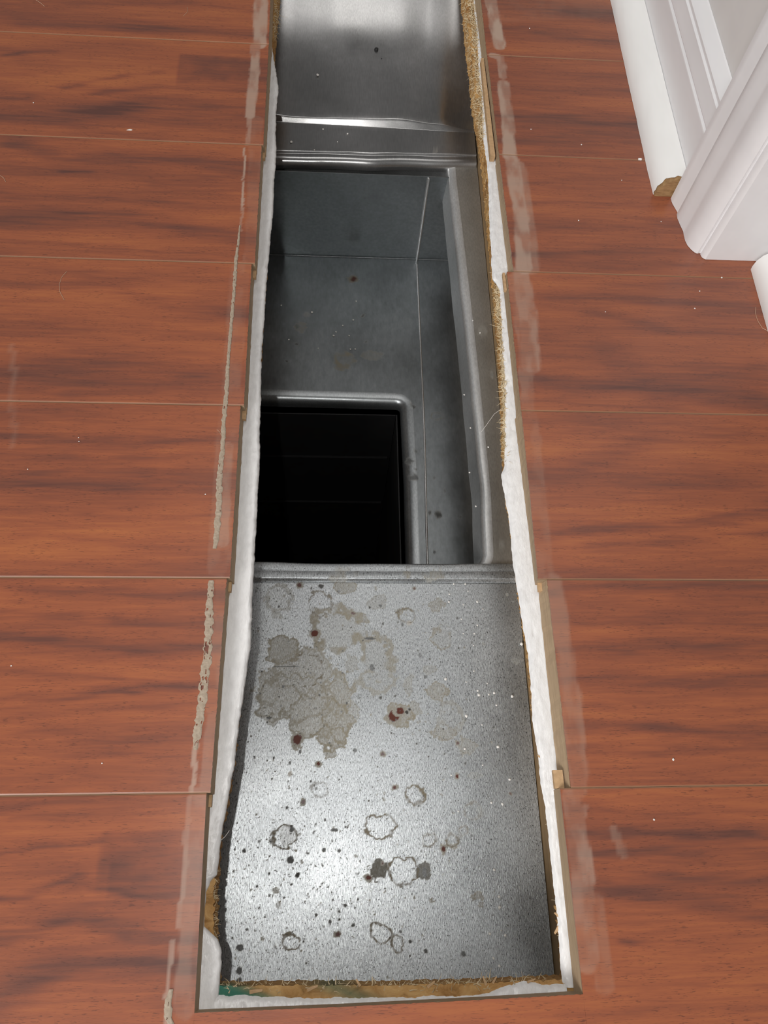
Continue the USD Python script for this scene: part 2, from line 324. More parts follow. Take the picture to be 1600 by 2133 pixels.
# pale film left by the old grille's frame: (centre line, half width px, strength)
HAZES = [([(545, -20), (543, 40), (541, 92)], 15, .62), ([(532, 96), (530, 150), (524, 215), (522, 240)], 11, .55), ([(520, 240), (516, 300)], 5, .35), ([(535, 250), (522, 550)], 14, .10),
         ([(510, 310), (505, 420), (500, 480)], 2.5, .7), ([(500, 560), (455, 1180)], 22, .10), ([(474, 930), (465, 1130)], 12, .3),
         ([(460, 1210), (430, 1650)], 14, .16), ([(408, 1550), (400, 1650)], 5, .5), ([(415, 1660), (385, 2100)], 22, .18),
         ([(395, 1662), (388, 1760), (380, 1850), (375, 1930)], 6, .36), ([(358, 1960), (352, 2040), (346, 2140)], 5, .4), ([(26, 720), (28, 930)], 7, .10),
         ([(1018, -20), (1030, 40), (1040, 95)], 13, .75), ([(1026, 115), (1045, 120), (1048, 160)], 8, .45), ([(1048, 175), (1058, 250), (1062, 325)], 13, .62),
         ([(1068, 335), (1085, 450), (1092, 560)], 16, .55), ([(1082, 345), (1102, 470), (1108, 560)], 14, .25), ([(1085, 570), (1100, 660), (1106, 760)], 20, .34), ([(1070, 580), (1090, 700), (1100, 850)], 14, .18),
         ([(1105, 870), (1135, 1200)], 20, .10), ([(1150, 1215), (1195, 1500), (1200, 1640)], 24, .20), ([(1190, 1660), (1212, 1800), (1222, 2000)], 24, .26),
         ([(1221, 1680), (1218, 1700)], 6, .3), ([(1200, 1730), (1215, 1760), (1225, 1800), (1228, 1830)], 14, .35), ([(1240, 1880), (1260, 2050)], 20, .12), ([(1280, 1730), (1298, 1780)], 10, .16), ([(1040, 20), (1300, 10)], 40, .05)]

def plank_tone(xy, side, row):
    x, y = xy[:, 0], xy[:, 1]
    wob = np.stack([(n2(x * 30, y * 60, 11 + row) - .5) * .012, (n2(x * 22, y * 90, 31 + row) - .5) * .0080 + (n2(x * 60, y * 500, 37 + row, 2) - .5) * .0040], -1)
    q = xy + wob
    tone = 0.36 + (n2(x * 9 + row * 3.7, y * 85, 5 + row * 3) - .5) * .52 + (n2(x * 4 + row, y * 26, 71 + row) - .5) * .5
    ymid = SEAM0 + (row + .5) * W
    for pts, w, s in STREAKS[side]:
        l = PL(pts)
        if abs(l[:, 1].mean() - ymid) > W * .62:
            continue
        best = np.full(len(xy), 9.0)
        for a, b in zip(l[:-1], l[1:]):
            d, _ = seg_dist(q * [.35, 1], a * [.35, 1], b * [.35, 1]); best = np.minimum(best, d)
        cx, cy = np.mean(pts, 0); wm = abs(P(cx, cy + w)[1] - P(cx, cy)[1])
        fine = .35 + 1.3 * n2(x * 26, y * 420, 91, 2)
        tone = tone + .43 * s * fine * np.exp(-(best / (wm * .95)) ** 2)
    for sd, (x0, y0, x1, y1), s in BLOCKS:
        if sd == side:
            a, b = P(x0, y0), P(x1, y1)
            qx, qy = x + wob[:, 0] * .12, y + wob[:, 1] * .3
            tone = tone + s * .45 * smoothstep(a[0] - .001, a[0] + .001, qx) * smoothstep(a[1] + .0015, a[1] - .0015, qy) * smoothstep(b[1] - .02, b[1], qy) * (.3 + 1.3 * n2(x * 60, y * 90, 17))
    return np.clip(tone, 0, 1.1)

def plank_haze(xy):
    x, y = xy[:, 0], xy[:, 1]
    q = xy + np.stack([(n2(x * 160, y * 90, 3) - .5) * .0035, np.zeros_like(x)], -1)
    out = np.zeros(len(xy)); brk = n2(x * 120, y * 45, 23, 4)
    for pts, w, s in HAZES:
        l = PL(pts); best = np.full(len(xy), 9.0)
        for a, b in zip(l[:-1], l[1:]):
            d, _ = seg_dist(q, a, b); best = np.minimum(best, d)
        cx, cy = np.mean(pts, 0); wm = abs(P(cx + w, cy)[0] - P(cx, cy)[0])
        out = np.maximum(out, s * smoothstep(wm * 1.12, wm * .82, best) * (.55 + .75 * smoothstep(.3, .6, brk)))
    return np.clip(out, 0, 1)

def top_grid(x0f, x1f, ys, nx, xpow):
    """rows of constant Y between two X limits; finer towards the opening"""
    u = np.linspace(0, 1, nx) ** xpow
    X = np.array([x0f(y) + (x1f(y) - x0f(y)) * u for y in ys])
    return X, np.repeat(np.asarray(ys)[:, None], nx, 1)

GAP, BEV = 0.00008, 0.0009
def plank_rows(y0, y1, step=0.00125):
    inner = np.linspace(y0 + GAP + BEV, y1 - GAP - BEV, int((y1 - y0) / step))
    return np.concatenate([[y0 + GAP], inner, [y1 - GAP]])

def plank_mesh(sections, side, row, y0, y1):
    parts, tone, haze, edge = [], [], [], []
    for X, Y, flip in sections:
        Z = np.zeros_like(X)
        lo, hi = np.abs(Y - (y0 + GAP)) < 1e-6, np.abs(Y - (y1 - GAP)) < 1e-6
        Z[lo | hi] = -0.0004
        v = np.stack([X, Y, Z], -1).reshape(-1, 3)
        f = grid_faces(*X.shape, flip=flip)
        xy = v[:, :2]
        nr, nc = X.shape
        ring = np.concatenate([np.arange(nc), np.arange(1, nr) * nc + nc - 1, (nr - 1) * nc + np.arange(nc - 2, -1, -1), np.arange(nr - 2, 0, -1) * nc])
        sk = v[ring].copy(); sk[:, 2] = -T_TOP
        k, m = len(v), len(ring); i = np.arange(m); j = (i + 1) % m
        sf = np.vstack([np.stack([ring[i], k + i, k + j], 1), np.stack([ring[i], k + j, ring[j]], 1)])
        if flip:
            sf = sf[:, ::-1]
        parts.append((np.vstack([v, sk]), np.vstack([f, sf])))
        t, h, e = plank_tone(xy, side if np.mean(X) < .03 or side == 'R' else 'R', row), plank_haze(xy), (Z.ravel() < -1e-5) * 1.0
        tone += [t, t[ring]]; haze += [h, h[ring]]; edge += [e, np.ones(m)]
    return join(parts), {'tone': np.concatenate(tone), 'haze': np.concatenate(haze), 'edge': np.concatenate(edge)}

def core_block(outline_top, outline_bot, z0, z1):
    a, b = np.asarray(outline_top), np.asarray(outline_bot); n = len(a)
    v = np.vstack([np.c_[a, np.full(n, z1)], np.c_[b, np.full(n, z0)]])
    i = np.arange(n); j = (i + 1) % n
    side = np.vstack([np.stack([i, n + i, n + j], 1), np.stack([i, n + j, j], 1)])
    tv, tf = trimesh.creation.triangulate_polygon(Polygon(a), engine='earcut')
    bv, bf = trimesh.creation.triangulate_polygon(Polygon(b), engine='earcut')
    v2 = np.vstack([v, np.c_[tv, np.full(len(tv), z1)], np.c_[bv, np.full(len(bv), z0)]])
    return v2, np.vstack([side, tf + 2 * n, bf[:, ::-1] + 2 * n + len(tv)])

XL_OUT, XR_OUT = -0.60, 0.75
LEFT[6], RIGHT[6] = [(567, -150), (564, -45)], [(983, -150), (997, -45)]
LEFT_C[6], RIGHT_C[6] = [(574, -150), (571, -45)], [(969, -150), (983, -45)]
def chip(y, amp, seed):
    return (n2(np.asarray(y) * 900, np.asarray(y) * 0 + seed, seed) - .5) * amp

PLANKS = []
for row in (6, 5, 4, 3, 2, 1, 0):
    y0, y1 = SEAM0 + row * W, SEAM0 + (row + 1) * W
    for side, E, EC, xo in (('L', LEFT, LEFT_C, XL_OUT), ('R', RIGHT, RIGHT_C, XR_OUT)):
        e, ec = PL(E[row]), PL(EC[row], -T_LAM)
        xt = lambda y, e=e: e[1, 0] + (e[0, 0] - e[1, 0]) * (y - e[1, 1]) / (e[0, 1] - e[1, 1]) + chip(y, .0007, row)
        xc = lambda y, e=ec: e[1, 0] + (e[0, 0] - e[1, 0]) * (y - e[1, 1]) / (e[0, 1] - e[1, 1])
        ys = plank_rows(y0, y1)
        X, Y = top_grid(xt, lambda y: xo, ys, 170, 1.5)
        mesh, at = plank_mesh([(X, Y, side == 'L')], side, row, y0, y1)
        pl = obj('plank', mesh, WOODS[(row * 2 + (side == 'R')) % 4], floor, attrs=at)
        ye = np.linspace(y0 + GAP, y1 - GAP, 40)
        top = np.vstack([np.c_[[xt(y) for y in ye], ye], [[xo, y1 - GAP], [xo, y0 + GAP]]])
        bot = np.vstack([np.c_[[xc(y) + chip(y, .0006, row + 9) for y in ye], ye], [[xo, y1 - GAP], [xo, y0 + GAP]]])
        if side == 'L':
            top, bot = top[::-1], bot[::-1]
        obj('core', core_block(top[::-1], bot[::-1], -T_LAM, -T_TOP), HDF, pl)
        PLANKS.append((row, side, pl, xt, xc, y0, y1))

# nearest row: one plank that runs round the end of the opening, and the next one behind the camera
row, y0, y1 = -1, SEAM0 - W, SEAM0
eL, eR = PL(LEFT[-1]), PL(RIGHT[-1])
lin = lambda e: (lambda y: e[1, 0] + (e[0, 0] - e[1, 0]) * (y - e[1, 1]) / (e[0, 1] - e[1, 1]))
xl, xr = lin(eL), lin(eR)
ys = plank_rows(y0, y1)
XA, YA = top_grid(xl, lambda y: XL_OUT, ys, 170, 1.5)
XB, YB = top_grid(xr, lambda y: XR_OUT, ys, 170, 1.5)
us = np.linspace(0, 1, 120)
ysm = np.concatenate([[y0 + GAP], y0 + GAP + BEV + (np.linspace(0, 1, 14))])
XC = np.zeros((15, 120)); YC = np.zeros((15, 120))
for i in range(15):
    yb = y0 + GAP if i == 0 else None
    xx = xl(NEAR[0, 1]) + (xr(NEAR[-1, 1]) - xl(NEAR[0, 1])) * us
    yt = near_y(xx) + chip(xx, .0007, 3)
    YC[i] = yb if i == 0 else (y0 + GAP + BEV) + (yt - (y0 + GAP + BEV)) * (i - 1) / 13
    XC[i] = xx
mesh, at = plank_mesh([(XA, YA, True), (XB, YB, False), (XC, YC, False)], 'L', row, y0, y1)
pl = obj('plank', mesh, WOODS[1], floor, attrs=at)
cl, cr = lin(PL(LEFT_C[-1], -T_LAM)), lin(PL(RIGHT_C[-1], -T_LAM))
xs = np.linspace(0, 1, 40)
ntop = np.c_[xl(NEAR[0, 1]) + (xr(NEAR[-1, 1]) - xl(NEAR[0, 1])) * xs, 0 * xs]; ntop[:, 1] = near_y(ntop[:, 0])
nbot = np.c_[cl(NEAR_C[0, 1]) + (cr(NEAR_C[-1, 1]) - cl(NEAR_C[0, 1])) * xs, 0 * xs]; nbot[:, 1] = near_yc(nbot[:, 0])
yl, yh = y0 + GAP, y1 - GAP
top = np.vstack([[[XL_OUT, yl], [XR_OUT, yl], [XR_OUT, yh], [xr(yh), yh]], ntop[::-1], [[xl(yh), yh], [XL_OUT, yh]]])
bot = np.vstack([[[XL_OUT, yl], [XR_OUT, yl], [XR_OUT, yh], [cr(yh), yh]], nbot[::-1], [[cl(yh), yh], [XL_OUT, yh]]])
core_m1 = obj('core', core_block(top, bot, -T_LAM, -T_TOP), HDF, pl)
PLANKS += [(-1, 'L', pl, xl, cl, y0, y1), (-1, 'R', pl, xr, cr, y0, y1)]
by_key = {(p[0], p[1]): p for p in PLANKS}

y0, y1 = SEAM0 - 2 * W, SEAM0 - W
XA, YA = top_grid(lambda y: XL_OUT, lambda y: XR_OUT, plank_rows(y0, y1, .003), 120, 1)
mesh, at = plank_mesh([(XA, YA, False)], 'L', -2, y0, y1)
pl = obj('plank', mesh, WOODS[2], floor, attrs=at)
o = np.array([[XL_OUT, y0 + GAP], [XR_OUT, y0 + GAP], [XR_OUT, y1 - GAP], [XL_OUT, y1 - GAP]])
obj('core', core_block(o, o, -T_LAM, -T_TOP), HDF, pl)

# tongues and lower lips of the click joints that stick out where the saw cuts do not line up
def small_box(x0, x1, y0, y1, z0, z1):
    b = trimesh.creation.box([abs(x1 - x0), abs(y1 - y0), abs(z1 - z0)])
    b.apply_translation([(x0 + x1) / 2, (y0 + y1) / 2, (z0 + z1) / 2])
    return b
for (x0p, y0p), (x1p, y1p), key, z in [
        ((1152, 1604), (1176, 1642), (-1, 'R'), -.0042), ((1120, 1211), (1138, 1231), (1, 'R'), -.0075), ((1047, 568), (1056, 604), (2, 'R'), -.0040),
        ((526, 553), (533, 578), (3, 'L'), -.0075), ((503, 849), (512, 873), (2, 'L'), -.0075), ((473, 1209), (481, 1232), (1, 'L'), -.0075),
        ((431, 1655), (440, 1681), (0, 'L'), -.0075), ((546, 305), (552, 330), (4, 'L'), -.0075)]:
    a, b = P(x0p, y0p, z), P(x1p, y1p, z)
    obj('tongue', small_box(a[0], b[0], a[1], b[1], z, z - .0028), TONGUE, by_key[key][2], label='pale tan broken end of the plank joint')
# long sliver of the joint that broke loose along the far right edge
a, b, c, d = P(1002, 121, -.006), P(1008, 121, -.006), P(1032, 325, -.006), P(1022, 325, -.006)
obj('tongue', core_block([d[:2], c[:2], b[:2], a[:2]], [d[:2], c[:2], b[:2], a[:2]], -.0118, -.006), TONGUE, by_key[(4, 'R')][2], label='pale tan sliver of core along the cut edge')

# ------------------------------------------------------------------ foam underlay below the planks
FZ = -0.0122
L_FOAM = [(560, -30), (563, 60), (565, 92), (570, 127), (574, 150), (578, 178), (575, 200), (572, 235), (573, 300), (572, 330), (569, 380), (565, 450), (557, 532), (550, 620), (543, 720), (541, 800),
          (539, 870), (537, 950), (532, 1050), (527, 1165), (525, 1190), (520, 1310), (518, 1352), (512, 1392), (505, 1430), (498, 1480), (490, 1540), (484, 1600), (476, 1640), (468, 1680),
          (460, 1720), (455, 1760), (451, 1800), (447, 1822), (434, 1836), (425, 1860), (421, 1900), (421, 1930), (436, 1944), (450, 1960), (456, 1985), (454, 2030), (450, 2080), (448, 2100), (447, 2128)]
N_FOAM = [(446, 2079), (500, 2080), (600, 2084), (700, 2085), (850, 2083), (950, 2080), (1000, 2077), (1030, 2070), (1060, 2057), (1090, 2050), (1110, 2052), (1140, 2058), (1182, 2056)]
R_FOAM = [(1182, 2058), (1176, 2040), (1172, 1990), (1168, 1940), (1160, 1860), (1154, 1800), (1148, 1740), (1142, 1690), (1133, 1630), (1127, 1580), (1120, 1540), (1114, 1500), (1111, 1442), (1106, 1382), (1097, 1317),
          (1085, 1247), (1075, 1180), (1069, 1120), (1065, 1075), (1058, 1040), (1050, 1000), (1049, 985), (1055, 968), (1056, 920), (1056, 860), (1054, 800), (1052, 745), (1049, 700), (1047, 650), (1045, 600),
          (1040, 592), (1035, 584), (1029, 578), (1027, 555), (1026, 500), (1022, 450), (1020, 380), (1018, 340), (1012, 300), (1009, 270), (1005, 200), (1000, 140), (995, 60), (986, -30)]
foam = thing('foam_underlay', label='white crinkled foam sheet showing between the laminate and the subfloor', cat='foam')

def foam_strip(inner, outward, width, seed):
    """the sheet from its torn free edge to well under the planks; rounded torn edge, crinkled top"""
    p = resample(inner, .0011); n = len(p)
    nx, ny = p[:, 0], p[:, 1]
    rag = (n2(np.arange(n) * .35, np.zeros(n), seed) - .5) * .0011 + (n2(np.arange(n) * .06, np.zeros(n), seed + 5) - .5) * .0012
    us = np.array([-.0004, -.0009, 0, .0005, .0012, .0022, .0034, .0048, .0064, .0082, .0102, .0125, width])
    zs = np.array([-.0028, -.0016, -.0008, -.0003, 0, 0, 0, 0, 0, 0, 0, 0, 0])
    out = np.asarray(outward, float)
    V = p[:, None, :] + (us[None, :, None] + rag[:, None, None] * np.exp(-np.abs(us)[None, :, None] / .004)) * out[None, None, :]
    wr = (n2(V[..., 0] * 420, V[..., 1] * 160, seed) - .5) * .0014 + (n2(V[..., 0] * 1500, V[..., 1] * 700, seed + 2, 2) - .5) * .0006
    sag = -.0016 * n2(V[..., 0] * 0 + seed, V[..., 1] * 25, seed + 9) * np.exp(-np.maximum(us, 0) / .006)[None, :]
    Z = FZ - .0002 + zs[None, :] + np.minimum(wr * .55, .0) * 1.2 + sag + wr * .25 * (us[None, :] < .006)
    Z[:, -1] = FZ; Z = np.minimum(Z, FZ)
    Vt_ = np.concatenate([np.stack([V[..., 0], V[..., 1], Z], -1), np.stack([V[:, -1:, 0], V[:, -1:, 1], Z[:, -1:] - .0026], -1), np.stack([V[:, :1, 0], V[:, :1, 1], Z[:, :1] - .0002], -1)], 1)
    nc = Vt_.shape[1]
    v = Vt_.reshape(-1, 3)
    s = np.cross(np.array([p[1, 0] - p[0, 0], p[1, 1] - p[0, 1], 0]), np.array([out[0], out[1], 0]))[2]
    f = grid_faces(n, nc, flip=s > 0, wrap=True)
    if s > 0:
        f = f
    return v, f[:, ::-1]

for pts, out, wd, seed in ((L_FOAM, (-1, 0), .03, 3), (N_FOAM, (0, -1), .02, 13), (R_FOAM, (1, 0), .03, 23)):
    obj('foam_strip', foam_strip(PL(pts, FZ), out, wd, seed), FOAM, foam, smooth=50)

# ------------------------------------------------------------------ strand-board subfloor
SZ0, SZ1 = -0.0340, -0.0152
L_OSB = [(580, -30), (574, 30), (570, 90), (566, 130), (565, 300), (555, 500), (538, 750), (530, 950), (520, 1170), (510, 1350), (480, 1600), (455, 1740), (447, 1830), (446, 1880), (444, 1930), (446, 2000), (450, 2054)]
N_OSB = [(452, 2054), (560, 2053), (700, 2052), (850, 2053), (960, 2049), (1050, 2046), (1120, 2044), (1172, 2040)]
R_OSB = [(1186, 2040), (1184, 1990), (1178, 1940), (1175, 1900), (1171, 1820), (1162, 1730), (1150, 1620), (1138, 1560), (1121, 1460), (1108, 1330), (1095, 1250), (1086, 1180), (1076, 1090), (1062, 1010), (1058, 960), (1055, 900), (1052, 820), (1048, 740),
         (1043, 670), (1037, 600), (1033, 560), (1028, 500), (1021, 430), (1014, 350), (1007, 290), (998, 240), (990, 200), (985, 140), (975, 60), (966, -30)]
inner = np.vstack([PL(L_OSB, SZ1), PL(N_OSB, SZ1), PL(R_OSB, SZ1)])
loop = resample(inner, .0012)
k = np.arange(len(loop))
jx = (n2(k * .8, k * 0, 41, 2) - .5) * .0026; jy = (n2(k * .8, k * 0 + 9, 43, 2) - .5) * .0014
loop = loop + np.stack([jx, jy], -1)
hole = Polygon(np.vstack([loop, [[loop[-1, 0], 1.3], [loop[0, 0], 1.3]]])).buffer(0)
if hole.geom_type != 'Polygon':
    hole = max(hole.geoms, key=lambda g: g.area)
ring = box(-0.62, -0.35, 0.77, 1.25).difference(hole)
parts = [extrude(g, SZ0, SZ1) for g in getattr(ring, 'geoms', [ring]) if g.area > 1e-4]
sub = trimesh.util.concatenate(parts)
sv, sf = np.array(sub.vertices), np.array(sub.faces)
# facet by facet (sharp edges), so colour splits cleanly
sv2 = sv[sf].reshape(-1, 3); sf2 = np.arange(len(sv2)).reshape(-1, 3)
gx0, gx1 = P(455, 2055, SZ1)[0], P(560, 2055, SZ1)[0]
gy = P(500, 2050, SZ1)[1]
green = (np.abs(sv2[:, 1] - gy) < .004) * (sv2[:, 2] > -.026) * smoothstep(gx1 + .004, gx0, sv2[:, 0]) * (sv2[:, 0] > gx0 - .003) * (.4 + .6 * (n2(sv2[:, 0] * 400, sv2[:, 2] * 900, 6) > .45))
g2 = P(690, 2055, SZ1)[0]
green = np.maximum(green, .55 * (np.abs(sv2[:, 1] - gy) < .012) * np.exp(-((sv2[:, 0] - g2) / .012) ** 2))
green *= (np.abs(sv2[:, 0]) < .2)
subfloor = obj('subfloor', (sv2, sf2), OSB, floor, attrs={'green': green}, label='golden rough-sawn strand board under the laminate')

# torn wood fibres along the saw cut
def fibre(base, d, length, r, curl):
    t = np.linspace(0, 1, 5)[:, None]
    d = d / np.linalg.norm(d); side = np.cross(d, [0, 0, 1.0]); side /= max(np.linalg.norm(side), 1e-9)
    pts = base + d * t * length + side * curl * length * t ** 2 + np.array([0, 0, -1.0]) * length * .25 * t ** 2
    return tube(pts, r * (1 - t[:, 0] * .85), 4)
fibres = []
def along(line, a, b, n, zlo, zhi, out, lmin, lmax):
    q = resample(PL(line, SZ1), .0008)
    ok = q[(q[:, 1] <= a) & (q[:, 1] >= b)]
    if not len(ok):
        return
    for _ in range(n):
        p0 = ok[rng.integers(len(ok))]
        d = np.array([out * rng.uniform(.2, 1.), rng.normal(0, .9), rng.normal(-.1, .45)])
        fibres.append(fibre(np.array([p0[0] - out * rng.uniform(-.0003, .0022), p0[1], rng.uniform(zlo, zhi)]), d, rng.uniform(lmin, lmax), rng.uniform(.00018, .00042), rng.normal(0, .5)))
Y_ = lambda y, z=SZ1: P(1050, y, z)[1]
along(R_OSB, Y_(-30), Y_(300), 330, -.022, SZ1 + .001, -1, .002, .006)
along(R_OSB, Y_(590), Y_(960), 420, -.021, SZ1 + .0015, -1, .0015, .0045)
along(R_OSB, Y_(300), Y_(590), 60, -.026, SZ1, -1, .002, .004)
along(R_OSB, Y_(1380), Y_(1470), 26, -.019, SZ1, -1, .0015, .004)
along(R_OSB, Y_(1590), Y_(2040), 120, -.021, SZ1 + .0005, -1, .002, .005)
along(L_OSB, Y_(-30), Y_(95), 120, -.022, SZ1 + .002, 1, .002, .007)
along(L_OSB, Y_(1800), Y_(1960), 60, -.021, SZ1, 1, .0015, .004)
q = resample(PL(N_OSB, SZ1), .0008)
for _ in range(330):
    p0 = q[rng.integers(len(q))]
    d = np.array([rng.normal(0, 1.1), rng.uniform(.1, 1.), rng.normal(.0, .4)])
    fibres.append(fibre(np.array([p0[0], p0[1] - rng.uniform(-.0004, .004), rng.uniform(-.022, SZ1 + .0012)]), d, rng.uniform(.0015, .0042) * (1.5 if p0[0] > .05 else 1), rng.uniform(.0002, .00045), rng.normal(0, .5)))
# padding of matted fibre on the right where the foam is torn away
for _ in range(520):
    yy = rng.uniform(600, 965); xx = np.interp(yy, [600, 700, 800, 960], [1036, 1044, 1050, 1056]) + rng.uniform(-4, 3)
    b0 = P(xx, yy, SZ1 + .0005); d = np.array([rng.normal(0, .5), rng.normal(0, 1.), rng.normal(.1, .3)])
    fibres.append(fibre(b0, d, rng.uniform(.002, .005), rng.uniform(.0002, .0005), rng.normal(0, .6)))
for _ in range(700):
    yy = rng.uniform(-30, 290); xx = np.interp(yy, [-30, 120, 290], [982, 996, 1010]) + rng.uniform(-9, 5)
    b0 = P(xx, yy, SZ1 + .0010); d = np.array([rng.normal(0, .5), rng.normal(0, 1.), rng.normal(.1, .3)])
    fibres.append(fibre(b0, d, rng.uniform(.002, .006), rng.uniform(.0002, .0006), rng.normal(0, .6)))
obj('wood_fibers', join(fibres), FIBRE, subfloor, kind='stuff', label='frayed pale wood fibres along the saw cut')
# larger flakes standing out of the near cut and at the right
for (px, py), dx, dy, ln, wd in [((1012, 2052), -.3, 1, .0045, .0013), ((1026, 2048), .6, .8, .004, .0012), ((890, 2056), .8, .5, .005, .0016), ((750, 2054), -.5, .8, .004, .0014), ((640, 2062), .9, .3, .006, .0018),
                                 ((1098, 2046), .9, .3, .005, .0012), ((1165, 1910), -.6, .5, .0035, .0014), ((1164, 1930), -.5, -.6, .0045, .0018), ((1128, 1580), -.5, .4, .003, .0012), ((520, 2066), 1, .1, .007, .002)]:
    b0 = P(px, py, SZ1 + .0004); a = np.array([dx, dy]) / math.hypot(dx, dy); s = np.array([-a[1], a[0]])
    o = np.array([b0[:2] + s * wd / 2, b0[:2] + a * ln + s * wd * .25, b0[:2] + a * ln * .95 - s * wd * .3, b0[:2] - s * wd / 2])
    obj('wood_flake', core_block(o[::-1], o[::-1], b0[2], b0[2] + .0007), TONGUE, subfloor)

# ------------------------------------------------------------------ joists carrying the subfloor
ZP = -0.088            # level of the duct frame and the pans
XJ = 0.1405            # right joist's face
for x0, x1, lab in ((XJ, XJ + .038, 'brown wooden joist on the right side of the duct cavity'), (-.155, -.117, 'wooden joist hidden under the left edge of the opening')):
    b = trimesh.creation.box([x1 - x0, 1.55, .19]); b.apply_translation([(x0 + x1) / 2, .42, SZ0 - .0951])
    obj('floor_joist', b, JOIST, label=lab, cat='joist')
b = trimesh.creation.box([XJ + .117 - .001, .038, .19]); b.apply_translation([(XJ - .117) / 2, -.112, SZ0 - .0951])
obj('floor_joist', b, JOIST, label='wooden header joist below the near end of the opening', cat='joist')

# ------------------------------------------------------------------ stains painted on sheet metal: (x, y, rx, ry, kind) in photo points at level z
OLIVE, DARK, RUST, RINGC, PALE = (0.25, 0.225, 0.165), (0.040, 0.037, 0.030), (0.085, 0.018, 0.007), (0.17, 0.145, 0.10), (0.52, 0.47, 0.40)
def stain_fields(xy, z, feats, seed):
    x, y = xy[:, 0], xy[:, 1]
    col = np.zeros((len(xy), 3)) + OLIVE; amt = np.zeros(len(xy))
    w1 = (n2(x * 190, y * 190, seed) - .5) * 1.5; w2 = (n2(x * 800, y * 800, seed + 3, 2) - .5) * 1.3
    grain = n2(x * 1500, y * 900, seed + 8, 2)
    for cx, cy, rx, ry, kind, s in feats:
        c = P(cx, cy, z)[:2]; ax = abs(P(cx + rx, cy, z)[0] - c[0]); ay = abs(P(cx, cy + ry, z)[1] - c[1])
        m = (np.abs(x - c[0]) < ax * 1.9 + .003) & (np.abs(y - c[1]) < ay * 1.9 + .003)
        if not m.any():
            continue
        d = np.hypot((x[m] - c[0]) / ax, (y[m] - c[1]) / ay)
        rag = w1[m] * min(1.1, .0035 / max(ax, .001) + .35) + w2[m] * min(.9, .002 / max(ax, .0008))
        if kind == 'film':
            a = s * smoothstep(1.04, .98, d + rag) * (.26 + .66 * grain[m]); cc = OLIVE
            a = a + .55 * s * smoothstep(.12, .02, np.abs(d + rag - .94))
        elif kind == 'ring':
            a = s * smoothstep(1., .3, np.abs(d + rag * .7 - .92) / max(.0010 / ax, .065)) * (.58 + .6 * smoothstep(.35, .6, n2(x[m] * 300, y[m] * 300, seed + 5))); cc = RINGC
        elif kind == 'wide':
            a = s * smoothstep(.22, .10, np.abs(d + rag * .9 - .86)) * (.55 + .6 * grain[m]) * smoothstep(.25, .48, n2(x[m] * 110, y[m] * 110, seed + 6)) + .16 * s * smoothstep(.9, .7, d + rag * .5); cc = OLIVE
        elif kind == 'patch':
            a = s * smoothstep(1.05, .97, d + rag * 1.25) * (.75 + .35 * grain[m]); cc = (0.105, 0.095, 0.070)
        elif kind == 'dark':
            a = s * smoothstep(1.1, .8, d + rag * .5); cc = DARK
        elif kind == 'rust':
            a = np.maximum(s * smoothstep(1.05, .8, d + rag * .35), .75 * smoothstep(1.75, 1.45, d + rag)); cc = None
        else:
            a = s * smoothstep(1.1, .85, d + rag * .4); cc = PALE
        a = np.clip(a, 0, 1)
        if kind == 'rust':
            tgt = np.where((d + rag * .35 < .95)[:, None], RUST, OLIVE)
        else:
            tgt = np.broadcast_to(cc, (m.sum(), 3))
        k = a > amt[m] * (.6 if kind in ('rust', 'dark') else .98)
        idx = np.where(m)[0][k]
        col[idx] = tgt[k]; amt[idx] = np.maximum(a[k], amt[idx] * .5)
    return {'stain': np.clip(amt, 0, 1), 'stain_color': col}

